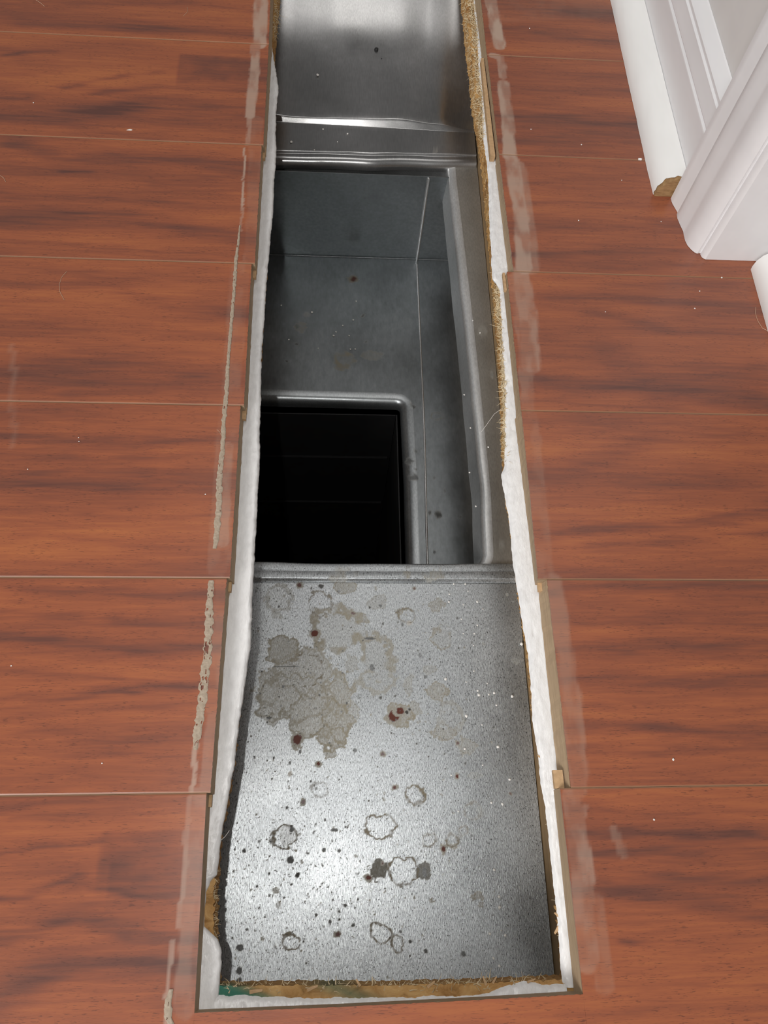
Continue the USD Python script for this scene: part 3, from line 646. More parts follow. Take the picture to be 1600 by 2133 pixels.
NEAR_STAINS = [(580, 1250, 27, 32, 'wide', .45), (700, 1312, 62, 50, 'wide', .9), (592, 1352, 38, 28, 'film', .8), (640, 1396, 62, 52, 'film', .62), (640, 1395, 40, 38, 'ring', .8), (612, 1455, 82, 52, 'film', .66),
    (655, 1492, 62, 44, 'film', .72), (690, 1535, 36, 26, 'film', .9), (708, 1445, 28, 42, 'film', .72), (702, 1505, 32, 42, 'film', .85), (556, 1432, 24, 36, 'film', .6), (785, 1362, 36, 46, 'wide', .75), (782, 1417, 40, 28, 'wide', .55),
    (716, 1222, 24, 14, 'film', .75), (758, 1290, 14, 11, 'film', .7), (668, 1255, 27, 27, 'ring', .7), (790, 1255, 20, 16, 'film', .35), (921, 1330, 21, 24, 'wide', .75), (845, 1282, 18, 16, 'ring', .8), (834, 1275, 6, 6, 'film', .8),
    (911, 1262, 13, 14, 'film', .6), (895, 1393, 13, 10, 'film', .4), (912, 1438, 21, 19, 'film', .75), (938, 1492, 28, 30, 'wide', .45), (852, 1425, 9, 22, 'film', .5), (832, 1486, 30, 24, 'film', .9), (862, 1475, 12, 14, 'film', .6),
    (922, 1528, 24, 13, 'film', .65), (975, 1553, 22, 18, 'film', .55), (690, 1570, 12, 11, 'film', .85), (646, 1405, 12, 6, 'film', .8), (570, 1480, 30, 30, 'film', .45), (730, 1480, 18, 30, 'film', .5), (730, 1380, 14, 18, 'film', .4),
    (590, 1745, 28, 28, 'ring', .85), (598, 1742, 16, 20, 'film', .22), (793, 1722, 33, 28, 'ring', 1.), (840, 1815, 33, 34, 'ring', 1.), (788, 1815, 20, 21, 'patch', .95), (882, 1815, 14, 17, 'patch', .8), (941, 1752, 12, 14, 'ring', .9), (944, 1765, 10, 7, 'film', .8),
    (865, 1655, 19, 20, 'ring', .9), (605, 1962, 21, 19, 'ring', 1.), (793, 1945, 24, 24, 'ring', 1.), (826, 1967, 15, 15, 'ring', .8), (895, 1750, 16, 16, 'ring', .6), (966, 1730, 11, 12, 'ring', .5), (985, 1688, 17, 17, 'ring', .5), (665, 1645, 18, 16, 'ring', .4),
    (995, 1866, 14, 10, 'film', .75), (1002, 1885, 6, 6, 'film', .7), (900, 1877, 8, 5, 'film', .8), (575, 1855, 5, 5, 'film', .7), (580, 1885, 6, 6, 'film', .5), (990, 1615, 18, 10, 'film', .25), (1000, 1690, 8, 8, 'film', .2),
    (655, 1320, 8, 8, 'rust', 1.), (619, 1541, 9, 11, 'rust', 1.), (821, 1491, 12, 12, 'rust', 1.), (834, 1480, 8, 8, 'rust', 1.), (848, 1484, 4, 4, 'dark', 1.), (853, 1478, 3, 3, 'dark', 1.), (624, 1219, 4.5, 4.5, 'rust', .9), (669, 1221, 7, 5, 'dark', .9), (663, 1591, 4, 4, 'rust', 1.),
    (768, 1828, 6, 5, 'rust', 1.), (924, 1768, 5, 7, 'rust', 1.), (822, 1640, 5, 5, 'rust', .9), (952, 1617, 3.5, 4, 'rust', 1.), (1064, 1653, 3, 3, 'rust', .8), (954, 1548, 4, 4, 'rust', .8), (796, 1570, 4.5, 4, 'rust', .7), (632, 1670, 4, 5, 'rust', .7), (863, 1226, 2.5, 2.5, 'rust', .7),
    (605, 1790, 7, 8, 'dark', .9), (616, 1772, 5, 6, 'film', 1.), (620, 1823, 5, 6, 'dark', 1.), (509, 1773, 4, 5, 'dark', .9), (489, 1769, 3, 3, 'dark', .9), (675, 1771, 4, 5, 'dark', .8), (707, 1772, 4, 4, 'dark', .8), (697, 1729, 7, 3, 'dark', .8), (608, 1728, 5, 5, 'dark', .8),
    (500, 1975, 8, 7, 'dark', .8), (498, 2021, 7, 8, 'dark', .85), (498, 2042, 6, 5, 'dark', .85), (704, 1946, 5, 5, 'rust', .9), (887, 1982, 5, 6, 'dark', .85), (965, 1987, 6, 7, 'dark', .75), (854, 1961, 4, 4, 'dark', .9), (515, 1936, 3.5, 3.5, 'dark', .8), (719, 1886, 4, 4, 'dark', .8), (736, 1927, 4, 4, 'dark', .8), (688, 1920, 3, 4, 'dark', .8),
    (772, 1330, 14, 2.5, 'dark', .8), (775, 1391, 6, 8, 'dark', .6), (735, 1278, 5, 3, 'rust', .6), (793, 1262, 4, 3, 'dark', .7), (560, 1495, 6, 3, 'dark', .8), (740, 1563, 4, 4, 'dark', .6), (625, 1566, 3, 4, 'dark', .7), (885, 1818, 5, 12, 'dark', .6), (797, 1798, 2.5, 3, 'rust', .8), (970, 1590, 3, 3, 'dark', .8), (598, 1389, 28, 1.2, 'dark', .7),
    (886, 1410, 4, 4, 'dark', .5), (1077, 1378, 7, 6, 'film', .6), (875, 1365, 4, 4, 'dark', .4), (605, 1612, 5, 6, 'pale', .6), (852, 1298, 6, 5, 'pale', .45)]
r2 = np.random.default_rng(21)
for _ in range(1500):
    yy = r2.uniform(1225, 2045); xx = r2.uniform(480, 1130)
    if r2.random() < (xx - 560) / 650:
        continue
    s_ = r2.choice([1.2, 1.6, 2.2, 3.0], p=[.6, .28, .09, .03])
    NEAR_STAINS.append((xx, yy, s_, s_ * r2.uniform(.8, 1.4), 'dark' if r2.random() < .75 else 'film', r2.uniform(.5, .95)))

def fields_on(v, z, feats, seed):
    return stain_fields(np.asarray(v)[:, :2], z, feats, seed)

# ---- duct frame around the drop: flat flange, rolled lip
def rounded_path(corners, r, step=.0025):
    p = Polygon(corners).buffer(-r).buffer(r, quad_segs=10)
    c = np.array(p.exterior.coords)[:-1]
    L_ = LineString(np.vstack([c, c[:1]])); n = int(L_.length / step)
    q = np.array([L_.interpolate(s).coords[0] for s in np.linspace(0, L_.length, n, endpoint=False)])
    if Polygon(q).exterior.is_ccw is False:
        q = q[::-1]
    return q

def rolled_rim(path, z, r, drop, wob=None, lean=0.0, flare=0.0):
    """lip that turns down inside a hole (path counter-clockwise): quarter roll, then a straight skirt"""
    n = len(path); d = np.roll(path, -1, 0) - np.roll(path, 1, 0); d /= np.linalg.norm(d, axis=1, keepdims=True)
    inn = np.stack([-d[:, 1], d[:, 0]], -1)
    prof = [(-.0042, .0003), (-.002, .0003)] + [(r * math.sin(a), -r * (1 - math.cos(a))) for a in np.linspace(0, math.pi / 2, 9)] + [(r + lean * .5, -r - drop * .5), (r + lean, -r - drop)]
    prof = np.array(prof); wob = np.zeros(n) if wob is None else wob
    o = prof[:, 0][None] - r + wob[:, None] * np.clip((prof[:, 0][None] + .0042) / r, 0, 1)
    V = path[:, None] + o[..., None] * inn[:, None]
    Z = z + np.broadcast_to(prof[:, 1][None], o.shape)
    v = np.concatenate([V, Z[..., None]], -1)                   # n x m x 3
    m = len(prof)
    f = grid_faces(m, n, wrap=True)
    return v.transpose(1, 0, 2).reshape(-1, 3), f[:, ::-1]

ZF = ZP - .004
far_l = P(575, 333, ZF); hole_c = [(-.100, .196), (P(1001, 1100, ZF)[0], .207), (P(1001, 1025, ZF)[0], P(1001, 1025, ZF)[1]), (P(975, 750, ZF)[0], P(975, 750, ZF)[1]), (P(950, 520, ZF)[0], P(950, 520, ZF)[1]), (P(934, 380, ZF)[0], P(934, 380, ZF)[1]), (P(930, 330, ZF)[0], .655), (-.100, .655)]
hole_path = rounded_path(hole_c, .012)
collar = thing('duct_collar', label='dull galvanised frame with a rolled inner lip around the deep hole', cat='duct frame')
fr = box(-.1165, .10, XJ - .0006, .80).difference(Polygon(hole_path).buffer(.0070))
FRAME_STAINS = [(1025, 780, 4, 5, 'dark', .7), (1005, 690, 9, 12, 'film', .35), (1045, 1135, 7, 6, 'dark', .35), (955, 1155, 3, 3, 'dark', .6), (993, 912, 4, 4, 'dark', .5)]
def densify(m, edge):
    v, f = trimesh.remesh.subdivide_to_size(m.vertices, m.faces, edge)
    return np.array(v), np.array(f)
fv, ff = densify(extrude(fr, ZF - .0008, ZF), .0065)
obj('flange', (fv, ff), GALV_FRAME, collar, attrs=fields_on(fv, ZF, FRAME_STAINS, 61))
wob = (n2(hole_path[:, 0] * 25, hole_path[:, 1] * 25, 51, 2) - .5) * .0016
rim = rolled_rim(hole_path, ZF, .0042, .028, wob, lean=.0015)
obj('rolled_lip', rim, GALV_LIP, collar, smooth=True, attrs={'stain': np.zeros(len(rim[0])), 'stain_color': np.zeros((len(rim[0]), 3))})

# ---- near pan: weathered sheet with folded hem at the edge of the hole
pan = thing('metal_pan', label='water-stained galvanised pan with rust spots below the near half of the opening', cat='sheet metal pan')
ZN = ZP
hy = P(800, 1212, ZN)[1]
xs = np.arange(-.115, XJ - .0004, .00062); ys = np.arange(-.118, hy, .00062)
gx, gy_ = np.meshgrid(xs, ys)
gz = ZN + (n2(gx * 9, gy_ * 9, 77, 2) - .5) * .0010
gz[-1:, :] -= 0.0005
v = np.stack([gx, gy_, gz], -1).reshape(-1, 3); f = grid_faces(*gx.shape)
at = fields_on(v, ZN, NEAR_STAINS, 81)
obj('sheet', (v, f), GALV_NEAR, pan, smooth=True, attrs=at)
# hem: dark gap line, raised ridge, flat strip, fold line, second flat strip to the rounded lip
y = [P(800, q_, ZN)[1] for q_ in (1214, 1211, 1208, 1205, 1192, 1190.5, 1189, 1177, 1174, 1173)]
prof = np.array([(y[0], -.0006), (y[1], -.0004), (y[2], .0016), (y[3], .0021), (y[4], .0017), (y[5], .0006), (y[6], .0016), (y[7], .0013), (y[8], .0004), (y[9], -.0035), (y[9] - .002, -.0045)])
xs2 = np.arange(-.115, XJ - .0004, .0012)
V = []
for px_ in xs2:
    wv = (n2(np.array([px_ * 18]), np.array([3.0]), 15, 2)[0] - .5) * .0022
    V.append(np.c_[np.full(len(prof), px_), prof[:, 0] + wv * (prof[:, 0] > y[4]), ZN + prof[:, 1]])
hv = np.vstack(V); hf = grid_faces(len(xs2), len(prof))
HEM = [(640, 1198, 4, 3, 'dark', .7), (705, 1203, 14, 16, 'film', .6), (720, 1186, 12, 8, 'film', .4), (742, 1194, 5, 4, 'dark', .7), (848, 1200, 9, 7, 'film', .7), (848, 1201, 3, 3, 'rust', .6), (880, 1195, 4, 4, 'dark', .8), (833, 1196, 4, 3, 'dark', .5), (905, 1200, 16, 9, 'film', .6), (895, 1208, 3, 7, 'film', .7),
       (986, 1198, 4, 4, 'dark', .5), (1027, 1198, 5, 4, 'dark', .6), (560, 1195, 3, 3, 'dark', .5), (600, 1182, 2, 4, 'dark', .5), (850, 1178, 4, 3, 'dark', .6)]
# finer columns for the stains
dv, df = hv, hf
obj('folded_hem', (dv, df[:, ::-1]), GALV_NEAR, pan, smooth=35 and True, attrs=fields_on(dv, ZN, HEM, 83), label='flat folded hem along the edge of the hole')

# ---- far pan: front strip over the frame, bend, smooth sheet rising away
pan2 = thing('metal_pan', label='smooth shiny galvanised pan beyond the hole, with a bright bent edge', cat='sheet metal pan')
FAR_STAINS = [(1e5, 1e5, 1, 1, 'dark', 0)]
def front_y(px_, base):   # the pan's front edge runs slightly askew
    a, b = P(580, base, ZP), P(985, base + 9, ZP)
    return a[1] + (b[1] - a[1]) * (px_ - a[0]) / (b[0] - a[0])
def bend_y(px_):
    a, b = P(582, 259, ZP), P(975, 281, ZP)
    return a[1] + (b[1] - a[1]) * (px_ - a[0]) / (b[0] - a[0])
xs3 = np.arange(-.114, XJ - .0008, .0016)
rows = []
fr_prof = [(336, -.0085, 0), (335.5, -.0060, 0), (334, -.0030, 0), (331.5, -.0006, 0), (328, .0008, 0), (324.5, .0010, 0), (321.5, .0008, 0), (319.5, .0009, 0), (318.3, .0021, 0), (316.5, .0026, 0), (313, .0024, 0), (300, .0024, 0), (290, .0024, 0), (263, .0024, 0)]
rise = []
for i, px_ in enumerate(xs3):
    col = [(px_, (front_y(px_, b_) if b_ > 263.5 else bend_y(px_)) + (n2(np.array([px_ * 30]), np.array([1.]), 19, 2)[0] - .5) * .002 * (b_ > 318), ZP + z_) for b_, z_, _ in fr_prof]
    yb = col[-1][1]; zb = col[-1][2]
    fade = float(smoothstep(.095, .138, np.array([px_]))[0])
    wv = (n2(np.array([px_ * 22]), np.array([7.]), 23, 2)[0] - .5)
    run = .0052 * (1 + .5 * wv + .35 * math.exp(-((px_ - .06) / .03) ** 2)) * (1 - .62 * fade)
    slope = math.radians(51.0 - 20 * fade + 6 * wv)
    # the bend: an eased sloping band that faces the camera, then the sheet
    for t_ in np.linspace(0, 1, 11)[1:]:
        sl = slope * min(1.0, math.sin(min(t_, 1 - t_ * .92) * math.pi * .5) * 3.2)
        col.append((px_, col[-1][1] + run / 10 * math.cos(sl) * 1.5, col[-1][2] + run / 10 * math.sin(sl) * 1.5))
    y1_, z1_ = col[-1][1], col[-1][2]
    for s in np.linspace(.004, .52, 120):
        curl = .004 * float(np.clip((px_ - .100) / .040, 0, 1)) ** 2
        tilt = s * .02 + .64 * s ** 3 / (3 * .16 ** 2) + (n2(np.array([px_ * 6]), np.array([s * 8]), 29, 2)[0] - .5) * .002
        col.append((px_, y1_ + s, min(z1_ + tilt + curl * smoothstep(0, .04, np.array([s]))[0], SZ0 - .0006)))
    rows.append(col)
A = np.array(rows)
nf = len(fr_prof)
va = A[:, :nf + 1].reshape(-1, 3)
obj('front_strip', (va, grid_faces(len(xs3), nf + 1)[:, ::-1]), GALV_FAR, pan2, smooth=True, attrs=fields_on(va, ZP, [(1e5, 1e5, 1, 1, 'dark', 0), (905, 322, 4, 5, 'film', .4)], 85), label='flat front strip lapped over the frame')
vb = A[:, nf:].reshape(-1, 3)
obj('sheet', (vb, grid_faces(len(xs3), A.shape[1] - nf)[:, ::-1]), GALV_FAR, pan2, smooth=True, attrs=fields_on(vb, ZP + .02, FAR_STAINS, 87))

# ---- deep duct below the frame
ZD = -0.208
duct = thing('trunk_duct', label='deep galvanised duct seen through the hole, with a second square drop', cat='duct')
YW = P(720, 535, ZD)[1]                          # far wall
DX0, DX1, DY0 = -.19, .175, .10
pit_c = [(-.16, P(690, 1300, ZD)[1]), (P(850, 1300, ZD)[0], P(850, 1300, ZD)[1]), (P(843, 1000, ZD)[0], P(843, 1000, ZD)[1]), (P(835, 840, ZD)[0], P(835, 840, ZD)[1]), (P(545, 832, ZD)[0], P(545, 832, ZD)[1]), (-.16, P(545, 832, ZD)[1])]
pit_path = rounded_path(pit_c, .004)
DEEP_STAINS = [(736, 581, 6, 5, 'rust', .9), (757, 657, 4, 4, 'dark', .7), (627, 681, 12, 10, 'film', .55), (618, 680, 4, 4, 'dark', .5), (618, 717, 3, 3, 'dark', .7), (597, 752, 4, 3, 'dark', .7), (762, 711, 3, 3, 'dark', .6), (715, 750, 22, 16, 'wide', .9), (710, 765, 10, 6, 'film', .8), (775, 740, 20, 10, 'film', .4),
               (853, 960, 8, 6, 'dark', .75), (862, 995, 12, 6, 'dark', .6), (866, 977, 3, 3, 'dark', .6), (913, 1072, 8, 8, 'dark', .9), (895, 1068, 4, 4, 'dark', .7), (845, 843, 4, 4, 'film', .7), (861, 847, 5, 4, 'dark', .7), (910, 868, 12, 8, 'ring', .5), (905, 995, 3, 3, 'dark', .5), (926, 1022, 3, 5, 'dark', .5), (878, 935, 2, 2, 'dark', .5), (867, 940, 3, 3, 'dark', .5), (960, 1076, 3, 3, 'dark', .7), (905, 1150, 3, 3, 'dark', .4), (640, 655, 8, 5, 'pale', .2)]
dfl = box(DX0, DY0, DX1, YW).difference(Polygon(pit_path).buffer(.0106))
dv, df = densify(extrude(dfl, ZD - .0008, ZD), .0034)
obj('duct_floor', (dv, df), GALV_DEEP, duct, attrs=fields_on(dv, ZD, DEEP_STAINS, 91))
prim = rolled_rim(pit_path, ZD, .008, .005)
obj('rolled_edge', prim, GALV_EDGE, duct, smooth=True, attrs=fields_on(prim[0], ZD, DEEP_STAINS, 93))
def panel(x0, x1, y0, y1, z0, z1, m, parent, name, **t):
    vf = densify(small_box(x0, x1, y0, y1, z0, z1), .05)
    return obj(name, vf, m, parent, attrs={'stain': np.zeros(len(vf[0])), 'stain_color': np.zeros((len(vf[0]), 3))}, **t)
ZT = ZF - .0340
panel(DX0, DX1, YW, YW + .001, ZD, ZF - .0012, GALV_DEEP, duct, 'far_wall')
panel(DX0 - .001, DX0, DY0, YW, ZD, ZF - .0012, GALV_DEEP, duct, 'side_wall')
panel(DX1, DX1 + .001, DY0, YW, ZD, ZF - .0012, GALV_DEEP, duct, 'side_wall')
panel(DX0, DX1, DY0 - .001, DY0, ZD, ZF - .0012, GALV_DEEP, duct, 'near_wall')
# standing seam up the far wall and along the floor, lap line at the wall's foot
def bead(pts, r, name, m, parent, **t):
    vf = tube(np.asarray(pts), r, 8)
    return obj(name, vf, m, parent, smooth=60 and True, attrs={'stain': np.zeros(len(vf[0])), 'stain_color': np.zeros((len(vf[0]), 3))}, **t)
s0, s1, s2 = P(868, 545, ZD), P(884, 900, ZD), P(890, 1172, ZD)
fy = np.linspace(YW - .008, DY0, 12)
bead([(np.interp(q_, [s2[1], s1[1], s0[1]], [s2[0], s1[0], s0[0]]), q_, ZD + .0002) for q_ in fy], .0011, 'floor_seam', GALV_LIP, duct)
bead([(s0[0] + .0005, YW - .0004, z_) for z_ in np.linspace(ZD, ZF - .002, 8)], .0016, 'wall_seam', GALV_LIP, duct)
bead([(x_, YW - .0006, ZD + .0004) for x_ in np.linspace(DX0, DX1, 24)], .0008, 'corner_lap', GALV_DEEP, duct)
# ---- shaft that drops from the duct floor
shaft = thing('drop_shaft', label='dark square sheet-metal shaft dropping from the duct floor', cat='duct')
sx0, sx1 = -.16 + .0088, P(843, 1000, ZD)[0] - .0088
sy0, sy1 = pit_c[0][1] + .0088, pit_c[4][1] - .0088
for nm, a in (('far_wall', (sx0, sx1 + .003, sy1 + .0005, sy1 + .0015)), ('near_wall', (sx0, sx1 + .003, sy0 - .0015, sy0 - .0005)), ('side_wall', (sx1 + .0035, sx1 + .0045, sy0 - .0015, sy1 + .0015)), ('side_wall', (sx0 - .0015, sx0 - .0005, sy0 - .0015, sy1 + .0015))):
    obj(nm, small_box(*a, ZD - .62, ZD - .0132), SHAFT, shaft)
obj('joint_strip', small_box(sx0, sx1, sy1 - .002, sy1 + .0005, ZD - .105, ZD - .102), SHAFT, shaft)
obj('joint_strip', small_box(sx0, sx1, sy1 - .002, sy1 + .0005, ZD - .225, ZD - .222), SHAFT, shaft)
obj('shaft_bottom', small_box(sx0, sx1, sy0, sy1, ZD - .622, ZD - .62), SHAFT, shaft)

# ------------------------------------------------------------------ right wall, skirting, casing, door
XB, YC0 = 0.2855, 0.499
XW = 0.2995
YFAR = 1.25
wl = box(XW, .4455, XW + .11, YFAR)
obj('wall_right', extrude(wl, 0.0, 2.4), WALLP, label='pale painted wall behind the white skirting board', kind='structure')
base = thing('baseboard_right', label='white moulded skirting board along the right wall', kind='structure')
prof = [(XB, 0), (XB, .0515), (XB + .0004, .0530), (XB + .0018, .0545), (XB + .0010, .0562), (XB + .0014, .0590), (XB + .0030, .0665), (XB + .0034, .0700), (XB + .0050, .0712), (XB + .0050, .0740), (XB + .0062, .0755), (XB + .0105, .0800), (XB + .0125, .0820), (XW - .0003, .0825), (XW - .0003, 0)]
def extrude_y(prof, y0, y1, n=2, wobble=0):
    p = np.array(prof); ts = np.linspace(y0, y1, n)
    V = np.vstack([np.c_[p[:, 0], np.full(len(p), t), p[:, 1]] for t in ts])
    m = len(p); f = grid_faces(n, m, wrap=True)
    tv, tf = trimesh.creation.triangulate_polygon(Polygon(p), engine='earcut')
    k = len(V)
    V = np.vstack([V, np.c_[tv[:, 0], np.full(len(tv), y0), tv[:, 1]], np.c_[tv[:, 0], np.full(len(tv), y1), tv[:, 1]]])
    t_ = trimesh.Trimesh(V, np.vstack([f, tf + k, tf[:, ::-1] + k + len(tv)]), process=False)
    return t_
def fix(m):
    m = trimesh.Trimesh(m.vertices, m.faces, process=True); m.fix_normals(); return m
obj('board', fix(extrude_y(prof, YC0 + .0006, YFAR)), PAINT, base, smooth=20)
# quarter round along its foot, sawn off short with the raw wood showing
qr = thing('trim_1', label='white quarter-round moulding at the foot of the skirting, with a raw broken end', kind='structure')
RQ = XB - .0004 - .2636
th = np.linspace(0, math.pi / 2, 14)
qp = np.array([(XB - .0004 - RQ * math.cos(a), .0003 + RQ * .95 * math.sin(a)) for a in th] + [(XB - .0004, .0003)])
ts = np.concatenate([[.5045], np.linspace(.507, YFAR, 60)])
V = []
for i, t in enumerate(ts):
    pt = qp.copy()
    rag = np.zeros(len(qp))
    if i == 0:
        rag = (n2(np.arange(len(qp)) * .9, np.zeros(len(qp)), 37, 2) - .3) * .007
    dent = (n2(np.arange(len(qp)) * .5, np.full(len(qp), t * 60), 39, 2) - .5) * .0006
    c_ = np.array([XB - .0004, .0003]); s_ = 1 + dent / RQ
    s_[-1] = 1
    pt = c_ + (pt - c_) * s_[:, None]; pt[0, 1] = .0003; pt[-2, 0] = XB - .0004
    V.append(np.c_[pt[:, 0], t + rag, pt[:, 1]])
V = np.vstack(V); f = grid_faces(len(ts), len(qp), wrap=True)
obj('moulding', (V, f), PAINT2, qr, smooth=40)
c_ = np.array([XB - .0004, .0003]); rp = c_ + (qp - c_) * .955
rp = np.clip(rp, None, [XB - .0008, 1])
obj('raw_end', fix(extrude_y(rp, .5022, .53)), RAW, qr, smooth=30, label='bare brown wood at the broken end')
# door casing: moulded upright board
cas_px = [(1397, 414), (1398.5, 420), (1401, 426), (1411, 443), (1409.5, 448), (1411, 456), (1416, 468), (1423, 483), (1424, 490), (1427, 502), (1432, 512), (1440, 521), (1446, 526), (1452, 529), (1456, 528)]
cp = PL(cas_px)
cpoly = Polygon(np.vstack([cp, [[XW - .0003, cp[-1, 1]], [XW - .0003, cp[0, 1] + .0005]]]))
cas = thing('trim_2', label='white fluted door casing standing beside the skirting', kind='structure')
obj('casing_board', extrude(cpoly, .0003, 2.1), PAINT, cas, smooth=38)
jp = PL([(1459, 527), (1458.5, 531), (1462, 537), (1469, 541)])
jpoly = Polygon(np.vstack([jp, [[.42, jp[-1, 1]], [.42, jp[-1, 1] + .0095], [jp[0, 0], jp[-1, 1] + .0095]]])).buffer(0)
jam = thing('door_1', label='white painted door jamb facing the camera beside the casing', kind='structure')
obj('jamb_board', extrude(jpoly, .0003, 2.1), PAINT, jam, smooth=38)
# white foot moulding inside the doorway, cut off at the picture's right edge
st = thing('trim_3', label='short white moulding on the floor inside the doorway at the right', kind='structure')
x0 = P(1562, 562)[0]; y1 = P(1562, 562)[1]
sp = [(x0 + .0006, .0003), (x0, .004), (x0 + .0004, .010), (x0 + .003, .016), (x0 + .008, .0205), (x0 + .0135, .0225), (x0 + .06, .0225), (x0 + .06, .0003)]
obj('stop_moulding', fix(extrude_y(sp, -.22, y1)), PAINT2, st, smooth=40)

# ------------------------------------------------------------------ small things
def caulk_line(pts, seed, thick=.0005, hole_t=.36):
    """bead of old caulk: (x, y, half width) photo points; torn, pitted film with small holes"""
    p = np.array(pts, float); c = PL(p[:, :2]); hw = np.array([abs(P(a + w, b)[0] - P(a, b)[0]) for a, b, w in p])
    yy = np.arange(c[:, 1].min(), c[:, 1].max(), .0006)
    o = np.argsort(c[:, 1]); cx, hh = np.interp(yy, c[o, 1], c[o, 0]), np.interp(yy, c[o, 1], hw[o])
    nc = 9; u = np.linspace(-1, 1, nc)
    rag = lambda s: 1 + (n2(yy * 500, yy * 0, s, 3) - .5) * .9
    X = cx[:, None] + np.where(u < 0, (hh * rag(seed))[:, None], (hh * rag(seed + 1))[:, None]) * u
    Y = np.repeat(yy[:, None], nc, 1)
    top = thick * (1 - .7 * np.abs(u) ** 3)[None] * (.6 + .8 * n2(X * 800, Y * 800, seed + 3))
    n = len(yy)
    vt = np.stack([X, Y, .00006 + top], -1).reshape(-1, 3); vb_ = np.stack([X, Y, np.full_like(X, .00003)], -1).reshape(-1, 3)
    q = np.arange((n - 1) * (nc - 1)).reshape(n - 1, nc - 1); r_, c2 = np.meshgrid(np.arange(n - 1), np.arange(nc - 1), indexing='ij')
    hol = n2(X[:-1, :-1] * 700, Y[:-1, :-1] * 330, seed + 7, 2)
    keep = hol > hole_t
    keep[:, [0, -1]] = True
    if hole_t <= 0:
        keep[:] = True
    r_, c2 = r_[keep], c2[keep]
    qd = np.stack([r_ * nc + c2, r_ * nc + c2 + 1, (r_ + 1) * nc + c2 + 1, (r_ + 1) * nc + c2], 1)
    tri = np.vstack([qd[:, [0, 1, 2]], qd[:, [0, 2, 3]]])
    b = tri[:, ::-1] + n * nc
    v = np.vstack([vt, vb_])
    # side walls along open edges
    e = np.sort(np.vstack([tri[:, [0, 1]], tri[:, [1, 2]], tri[:, [2, 0]]]), 1)
    d = np.vstack([tri[:, [0, 1]], tri[:, [1, 2]], tri[:, [2, 0]]])
    uq, idx, cnt = np.unique(e, axis=0, return_index=True, return_counts=True)
    be = d[idx[cnt == 1]]
    w = np.vstack([np.stack([be[:, 0], be[:, 0] + n * nc, be[:, 1] + n * nc], 1), np.stack([be[:, 0], be[:, 1] + n * nc, be[:, 1]], 1)])
    return v, np.vstack([tri, b, w])
obj('caulk_residue', caulk_line([(500, 470, 1.6), (497, 500, 2.4), (491.5, 545, 3.8), (488, 600, 3.2), (481, 680, 3.2), (476, 740, 3.2), (471, 830, 4.4), (466, 880, 4.4), (464, 930, 4.4), (458, 990, 6), (456, 1050, 6.5), (451, 1120, 6), (447, 1143, 4)], 3, hole_t=.18), CAULK,
    label='long thin line of dried beige caulk on the floor left of the deep hole', cat='caulk')
obj('caulk_residue', caulk_line([(441, 1209, 6), (438, 1240, 6), (436, 1280, 8), (433, 1340, 8), (431, 1372, 10), (426, 1420, 9), (418, 1480, 9), (411, 1530, 8), (406, 1562, 4)], 9, hole_t=.34), CAULK,
    label='pitted flaking line of dried beige caulk left of the stained near pan', cat='caulk')
obj('caulk_residue', caulk_line([(356, 2060, 5), (352, 2080, 6), (349, 2100, 9), (352, 2120, 8), (360, 2145, 8)], 15, hole_t=.2), CAULK,
    label='short smear of pale caulk at the bottom edge left of the opening corner', cat='caulk')

def crumb(p, r, seed):
    m = trimesh.creation.icosphere(1, r); v = np.array(m.vertices)
    v = v * (.7 + .6 * meshkit.noise(v / r * 1.3 + seed, seed))[:, None] * [1, 1, .7]
    v[:, 2] -= v[:, 2].min()
    return v + p, np.array(m.faces)
PAN_CRUMBS = [(994, 1254, 5), (935, 1254, 4), (936, 1238, 4), (945, 1217, 4), (969, 1217, 4), (975, 1232, 3), (1006, 1269, 3), (994, 1303, 4), (988, 1320, 4), (986, 1345, 3), (1086, 1342, 7), (987, 1398, 4), (928, 1415, 6), (971, 1421, 3), (1015, 1424, 3), (995, 1439, 4),
              (997, 1448, 6), (1029, 1444, 5), (1018, 1447, 4), (1066, 1451, 6), (1034, 1469, 4), (971, 1492, 6), (1004, 1510, 3), (1037, 1556, 6), (1005, 1594, 3), (1061, 1624, 5), (1046, 1675, 5), (1023, 1672, 4), (1029, 1812, 5), (1039, 1868, 5), (1040, 1890, 6), (1020, 1945, 5),
              (1052, 1948, 5), (1044, 1938, 3), (1028, 1996, 5), (1040, 2012, 5), (1012, 2022, 3), (965, 1260, 3), (961, 1290, 3), (965, 1320, 3), (968, 1560, 4), (940, 1615, 3), (955, 1690, 3)]
for i, (x, y, d) in enumerate(PAN_CRUMBS):
    p = P(x, y, ZN + .0006); r = d * .5 * (CAM_H - ZN) / FPX * 1.05
    obj('plaster_crumb', crumb(p, r, i), CRUMB, label='tiny white plaster crumb on the stained near metal pan', cat='crumb', group='white crumbs on the near pan')
for i, (x, y, d) in enumerate([(967, 823, 4), (980, 892, 4), (978, 985, 4), (991, 1055, 4), (1017, 932, 4), (1000, 694, 4), (985, 668, 3)]):
    obj('plaster_crumb', crumb(P(x, y, ZF + .0002), d * .5 * .56 / FPX, i + 80), CRUMB, label='tiny white plaster crumb on the frame strip right of the deep hole', cat='crumb', group='white crumbs on the frame strip')
for i, (x, y, d) in enumerate([(650, 651, 5), (742, 628, 4), (695, 700, 5), (700, 692, 4), (714, 679, 4), (730, 728, 4), (740, 728, 4), (602, 708, 4), (736, 667, 4), (586, 637, 4), (727, 700, 4), (663, 726, 3)]):
    obj('plaster_crumb', crumb(P(x, y, ZD), d * .5 * .72 / FPX, i + 120), CRUMB, label='tiny pale crumb on the floor of the deep duct', cat='crumb', group='pale crumbs in the deep duct')
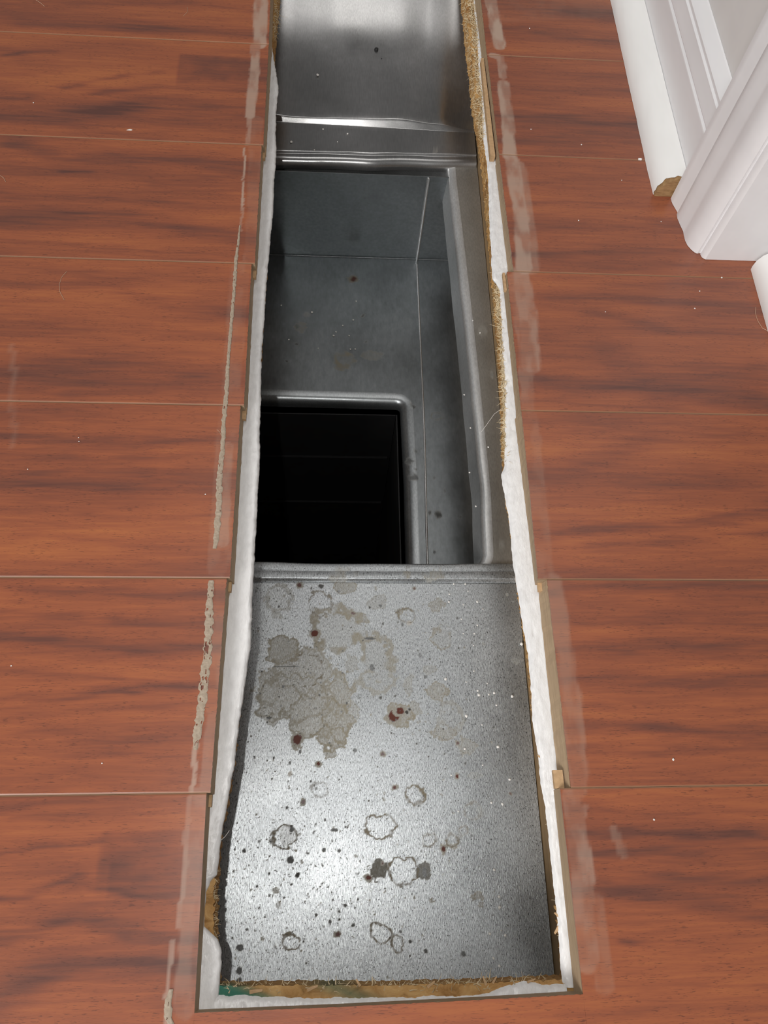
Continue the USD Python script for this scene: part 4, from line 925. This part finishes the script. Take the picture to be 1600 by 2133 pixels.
for i, (x, y, d) in enumerate([(673, 270, 5), (724, 280, 5), (607, 297, 7), (655, 313, 4), (703, 296, 3)]):
    obj('plaster_crumb', crumb(P(x, y, ZP + .0024), d * .36 * .8 / FPX, i + 150), CRUMB, label='tiny pale crumb on the front strip of the far pan', cat='crumb', group='pale crumbs on the far strip')
def far_point(x, y):
    """nearest point of the far sheet along the sight line"""
    zz = np.linspace(ZP, ZP + .05, 200); pts = np.array([P(x, y, z_) for z_ in zz])
    dd = np.abs(np.array([np.min(np.linalg.norm(vb - p_, axis=1)) for p_ in pts]))
    return pts[dd.argmin()]
for x, y, r_, lab in ((784, 105, .0022, 'small dark flake of dirt on the far sheet below its bright patch'), (795, 124, .0011, 'tiny dark speck of dirt just below the larger dark flake')):
    obj('dirt_flake', crumb(far_point(x, y) - [0, 0, .0003], r_, 300 + x), SHAFT, label=lab, cat='dirt')
obj('plaster_crumb', crumb(far_point(662, 157) - [0, 0, .0002], .0014, 170), CRUMB, label='single pale crumb on the smooth sheet of the far pan', cat='crumb')
for i, (x, y, d) in enumerate([(1402, 1582, 5), (1362, 1707, 4), (1447, 643, 4), (1457, 607, 4), (1503, 579, 5), (1261, 650, 3), (1205, 460, 4), (1106, 270, 4), (1103, 60, 4), (1211, 302, 4), (1295, 376, 3), (164, 912, 3), (165, 920, 3), (58, 978, 3), (428, 1030, 3), (70, 215, 4), (213, 1590, 3), (24, 1387, 3), (1377, 462, 3)]):
    obj('plaster_crumb', crumb(P(x, y, 0), d * .45 * .5 / FPX, i + 200), CRUMB, label='tiny white plaster crumb lying on the red-brown laminate', cat='crumb', group='white crumbs on the laminate')
a = P(1333, 332.5)
o = np.array([[-.0016, -.0008], [.0012, -.001], [.0018, .0004], [.0005, .001], [-.0015, .0007]]) + a[:2]
obj('paint_chip', core_block(o[::-1], o[::-1] , .00005, .0008), PAINT2, label='white paint chip on the floor beside the quarter-round moulding', cat='paint chip')
a = P(270, 271)
o = (np.array([[-.003, -.0005], [.002, -.0007], [.003, .0003], [.0005, .0012], [-.0015, .0004]]) * .8 + a[:2])
obj('paint_chip', core_block(o[::-1], o[::-1], .00005, .0003), CRUMB, label='whitish scuffed flake on the far left plank', cat='paint chip')
for pts, lab, rad in [([(139, 566), (129, 577), (124, 592), (125, 608), (134, 625)], 'thin curled hair on the middle left laminate plank', .00013), ([(1, 366), (8, 371), (12, 379)], 'short hair at the left edge of the floor', .00016),
                      ([(74, 0), (84, 6), (93, 14)], 'short curved hair near the top left corner', .00018), ([(390, 15), (391, 25), (382, 34)], 'faint hair on the far left plank near the top', .00013),
                      ([(1574, 640), (1573, 652), (1578, 668), (1588, 684), (1600, 690)], 'pale curled hair beside the doorway moulding', .00016), ([(452, 895), (458, 900), (461, 907)], 'tiny hair beside the long caulk line', .00012)]:
    c = resample(PL(pts), .0012); c3 = np.c_[c, np.full(len(c), rad + .0001)]
    obj('hair', tube(c3, rad, 4), HAIR, label=lab, cat='hair')
c = PL([(450, 1755), (461, 1750), (470, 1742), (478, 1730)], -.016); c3 = np.c_[c, [-.016, -.0155, -.015, -.0155]]
obj('hair', tube(c3, .00012, 4), CRUMB, label='pale hair hanging from the near left foam edge', cat='hair')
c = PL([(1050, 852), (1030, 862), (1015, 880), (1006, 890)], -.02); c3 = np.c_[c, [-.0165, -.02, -.024, -.027]]
obj('hair', tube(c3, .00012, 4), CRUMB, label='pale strand hanging from the frayed right edge', cat='hair')
